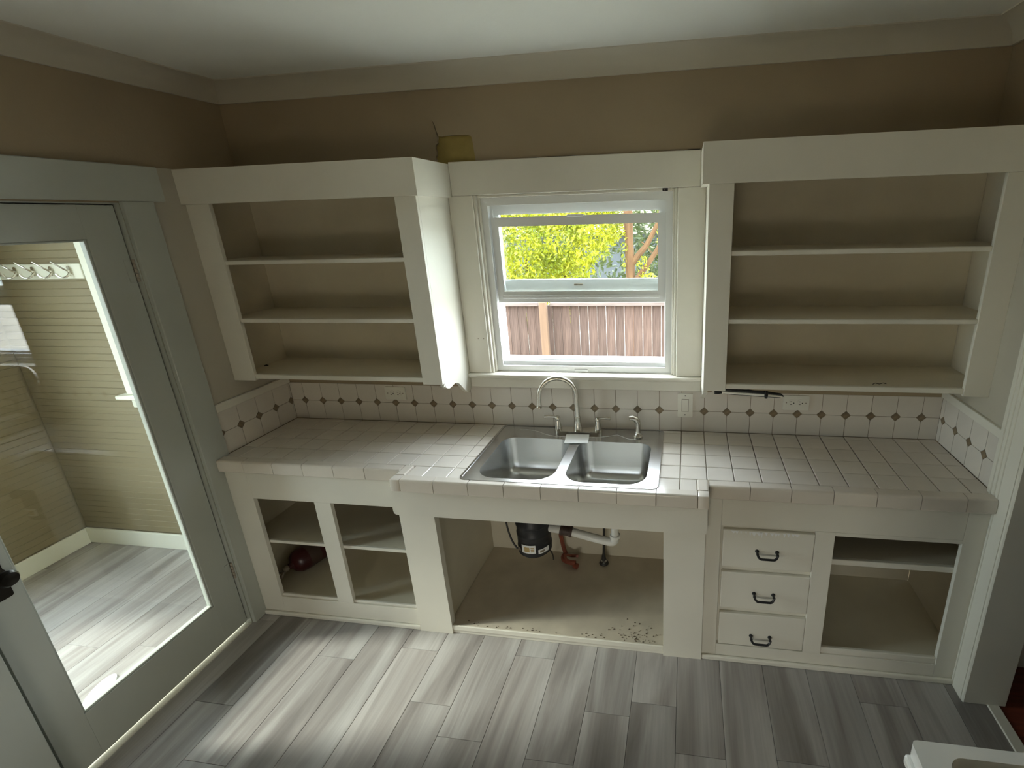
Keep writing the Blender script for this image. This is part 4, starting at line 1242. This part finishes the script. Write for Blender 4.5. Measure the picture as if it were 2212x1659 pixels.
# ------------------------------------------------------------------ stove at the right
sv = empty('stove', (2.9, -1.86, 0), 'white enamel stove with a raised rim around its recessed top', 'stove')
VX0, VX1, VY0, VY1 = 2.560, 3.235, -2.235, -1.474
box('body', VX0 + 0.025, VX1 - 0.005, VY0 + 0.006, VY1 - 0.006, 0.05, 0.868, 'stove_enamel', sv, bev=0.006, seg=2)
bm = B(); prism(bm, [rrect(VX0 + 0.004, VX1, VY0, VY1, 0.012, 4), rrect(VX0 + 0.058, VX1 - 0.12, VY0 + 0.03, VY1 - 0.026, 0.03, 6)], 'z', 0.868, 0.905)
bmesh.ops.bevel(bm, geom=[e for e in bm.edges if e.calc_face_angle(0) > 1 and all(v.co.z > 0.9 for v in e.verts)], offset=0.007, segments=3, affect='EDGES')
mk('cooktop_rim', bm, 'stove_enamel', sv, smooth=True)
box('cooktop_well', VX0 + 0.05, VX1 - 0.10, VY0 + 0.02, VY1 - 0.02, 0.8685, 0.874, 'stove_enamel', sv, bev=0)
box('front_lip', VX0 - 0.006, VX0 + 0.022, VY0 + 0.003, VY1 - 0.003, 0.845, 0.872, 'stove_enamel', sv, bev=0.008, seg=3)
for ux, uy in ((2.74, -1.66), (2.99, -1.66), (2.74, -2.05), (2.99, -2.05)):
    bm = B(); lathe(bm, [(0.085, 0), (0.088, 0.006), (0.075, 0.005), (0.04, 0.004), (0.038, 0.014), (0.02, 0.018), (0.005, 0.018)], (ux, uy, 0.8822), (0, 0, 1), 24)
    mk('burner', bm, 'black_metal', sv, smooth=True)
box('oven_door', VX0 + 0.004, VX0 + 0.024, VY0 + 0.02, VY1 - 0.02, 0.22, 0.74, 'stove_enamel', sv, bev=0.005, seg=2)
bm = B(); tube(bm, [(VX0 - 0.035, VY0 + 0.08, 0.70), (VX0 - 0.035, VY1 - 0.08, 0.70)], 0.010, 10)
for yy in (VY0 + 0.1, VY1 - 0.1): tube(bm, [(VX0 - 0.035, yy, 0.70), (VX0 + 0.006, yy, 0.70)], 0.008, 8)
mk('door_handle', bm, 'chrome', sv, smooth=True)
for k in range(5):
    bm = B(); lathe(bm, [(0.022, 0), (0.020, 0.018), (0.008, 0.020)], (VX0 + 0.0245, VY0 + 0.13 + k * 0.125, 0.795), (-1, 0, 0), 16)
    mk('knob', bm, 'black_plastic', sv, smooth=True)
box('back_guard', VX1 - 0.07, VX1 - 0.002, VY0, VY1, 0.9052, 1.10, 'stove_enamel', sv, bev=0.008, seg=2)
for sx in (VX0 + 0.06, VX1 - 0.06):
    for sy in (VY0 + 0.06, VY1 - 0.06):
        bm = B(); lathe(bm, [(0.018, 0), (0.018, 0.01), (0.01, 0.012), (0.01, 0.05)], (sx, sy, 0.0), (0, 0, 1), 10)
        mk('foot', bm, 'black_plastic', sv)

# ------------------------------------------------------------------ outside
ZG = -0.45
bm = B(); abox(bm, -30, 30, -30, 30, ZG - 0.1, ZG)
mk('ground', bm, 'ground_dirt', kind='structure')
fn = empty('fence', (0.8, 3.0, ZG), 'weathered wooden board fence outside the window', 'fence')
BWD = 0.1015
x = 0.101 - BWD * 14
FS = []
rnd = random.Random(5)
k = 0
while x < 3.6:
    gap = 0.0018 + 0.0028 * rnd.random()
    if k < 4:
        bm = B(); abox(bm, x + gap / 2, x + BWD - gap / 2, 3.008, 3.026, ZG + 0.03, 1.0, 0.002)
        FS.append((mk('fence_board', bm, 'fence_wood', fn), x))
    else:
        src, sx = FS[rnd.randrange(4)]
        inst('fence_board', src, (x + BWD / 2, WL[src].y + rnd.uniform(-0.003, 0.003), WL[src].z), fn)
    x += BWD; k += 1
box('top_rail', 0.101 - BWD * 14, 0.462, 2.965, 3.006, 0.997, 1.036, 'fence_rail', fn, bev=0.003)
box('top_rail', 0.598, 3.6, 2.965, 3.006, 0.997, 1.036, 'fence_rail', fn, bev=0.003)
box('bottom_rail', 0.101 - BWD * 14, 3.6, 2.966, 3.006, -0.25, -0.16, 'fence_rail', fn, bev=0.003)
for px in (0.489, 2.93, -1.30 + 0.05):
    box('post', px, px + 0.081, 2.895, 2.963, ZG, 1.05, 'fence_post', fn, bev=0.004)


def foliage(name, blobs, n, m, lsize, parent, seed, **kw):
    g = np.random.default_rng(seed)
    vol = np.array([b[3] * b[4] * b[5] for b in blobs]) ** (2 / 3)
    pick = g.choice(len(blobs), size=n, p=vol / vol.sum())
    bl = np.array(blobs)[pick]
    d = g.normal(size=(n, 3)); d /= np.linalg.norm(d, axis=1)[:, None]
    rr = g.uniform(0.55, 1.0, size=(n, 1)) ** 0.5
    c = bl[:, :3] + d * rr * bl[:, 3:6]
    t = g.normal(size=(n, 3)) + d * 0.8 + np.array([0, -0.3, -0.35])
    t /= np.linalg.norm(t, axis=1)[:, None]
    nn = d + g.normal(size=(n, 3)) * 0.6 + np.array([0, 0, 0.4])
    s = np.cross(t, nn); s /= np.linalg.norm(s, axis=1)[:, None]
    nv = np.cross(s, t)
    L = lsize * g.uniform(0.7, 1.25, size=(n, 1)); W = L * 0.36
    v = np.stack([c - t * L * 0.5, c + s * W * 0.5 + nv * W * 0.22, c + t * L * 0.5, c - s * W * 0.5 + nv * W * 0.22], 1).reshape(-1, 3)
    base = np.arange(n) * 4
    faces = np.stack([base, base + 1, base + 2, base, base + 2, base + 3], 1).reshape(-1, 3)
    o0 = WL[parent]
    me = bpy.data.meshes.new(name)
    me.from_pydata((v - np.array(o0)).tolist(), [], faces.tolist())
    me.materials.append(MATS[m])
    o = bpy.data.objects.new(name, me); COL.objects.link(o); o.parent = parent
    WL[o] = o0
    return props(o, kind='stuff', **kw)


hd = empty('leafy_hedge', (-0.2, 5.3, ZG), 'sunlit yellow green leafy shrub rising behind the fence', 'shrub')
foliage('foliage', [(-0.5, 5.2, 1.6, 1.1, 0.7, 0.9), (0.35, 5.1, 1.75, 0.75, 0.6, 0.62), (-1.6, 5.4, 1.5, 1.1, 0.8, 1.1), (0.0, 5.5, 2.4, 1.2, 0.7, 0.7), (0.75, 5.2, 1.85, 0.45, 0.45, 0.42), (-0.6, 5.3, 0.8, 1.2, 0.6, 0.7), (-2.9, 5.6, 1.5, 1.0, 0.8, 1.2), (0.15, 5.2, 1.1, 0.55, 0.5, 0.4), (0.9, 5.5, 2.45, 0.8, 0.6, 0.45)], 36000, 'leaf_bright', 0.078, hd, 11)
bm = B()
for (x, y) in ((-0.4, 5.4), (-1.7, 5.6), (0.2, 5.4)):
    tube(bm, [(x, y, ZG), (x + 0.05, y, 0.4), (x - 0.04, y, 1.3)], [0.05, 0.045, 0.02], 8)
mk('stems', bm, 'bark', hd)

tr = empty('tree', (1.27, 5.0, ZG), 'orange brown tree trunk with forking branches behind the fence', 'tree')
bm = B(); tube(bm, [(1.30, 5.0, ZG), (1.285, 5.0, 0.4), (1.275, 5.0, 1.05), (1.268, 5.0, 1.3), (1.262, 5.0, 1.55), (1.256, 5.0, 1.85), (1.23, 5.0, 2.6), (1.20, 5.0, 3.6)], [0.095, 0.075, 0.066, 0.072, 0.060, 0.066, 0.06, 0.04], 14)
mk('trunk', bm, 'bark', tr, smooth=True)
for pts, rs in (([(1.29, 5.0, 1.24), (1.40, 4.98, 1.38), (1.51, 4.97, 1.50), (1.60, 4.96, 1.66), (1.67, 4.95, 1.80), (1.75, 4.9, 2.1)], [0.05, 0.045, 0.04, 0.034, 0.03, 0.02]),
                ([(1.32, 5.0, 0.95), (1.42, 4.97, 1.10), (1.55, 4.95, 1.27), (1.68, 4.93, 1.46), (1.85, 4.9, 1.8)], [0.05, 0.042, 0.038, 0.034, 0.025]),
                ([(1.44, 4.96, 1.56), (1.52, 4.95, 1.50), (1.60, 4.95, 1.39)], [0.008, 0.009, 0.007])):
    bm = B(); tube(bm, pts, rs, 10)
    mk('branch', bm, 'bark', tr, smooth=True)
foliage('leaf_sprays', [(1.20, 4.92, 1.45, 0.04, 0.05, 0.30), (1.47, 4.95, 1.20, 0.10, 0.08, 0.16), (1.72, 4.95, 1.55, 0.06, 0.08, 0.25), (1.55, 4.95, 1.06, 0.10, 0.08, 0.07), (1.4, 5.0, 2.5, 0.7, 0.6, 0.45), (2.3, 5.2, 2.3, 0.8, 0.6, 0.6)], 4200, 'leaf_bright', 0.068, tr, 21)
fb = empty('far_shrub', (1.5, 9.5, ZG), 'dull green shrubs in the distance behind the tree', 'shrub')
foliage('foliage', [(2.2, 9.5, 1.6, 1.6, 0.8, 1.7), (0.0, 10.5, 1.2, 2.0, 0.8, 1.4), (4.6, 9.8, 1.6, 1.5, 0.8, 1.8), (-3.2, 10.5, 1.6, 2.2, 0.9, 2.0)], 9000, 'leaf_far', 0.2, fb, 31)
nh = empty('neighbor_house', (-0.5, 14.5, ZG), 'grey house wall with a straw coloured roof far behind the shrubs', 'house')
box('wall', -7, 7, 14.0, 18, ZG, 1.35, 'house_siding', nh, bev=0)
bm = B(); prism(bm, [[(13.6, 1.35), (18.4, 1.35), (16.0, 2.6)]], 'x', -7.3, 7.3)
mk('roof', bm, 'roof_shingle', nh)
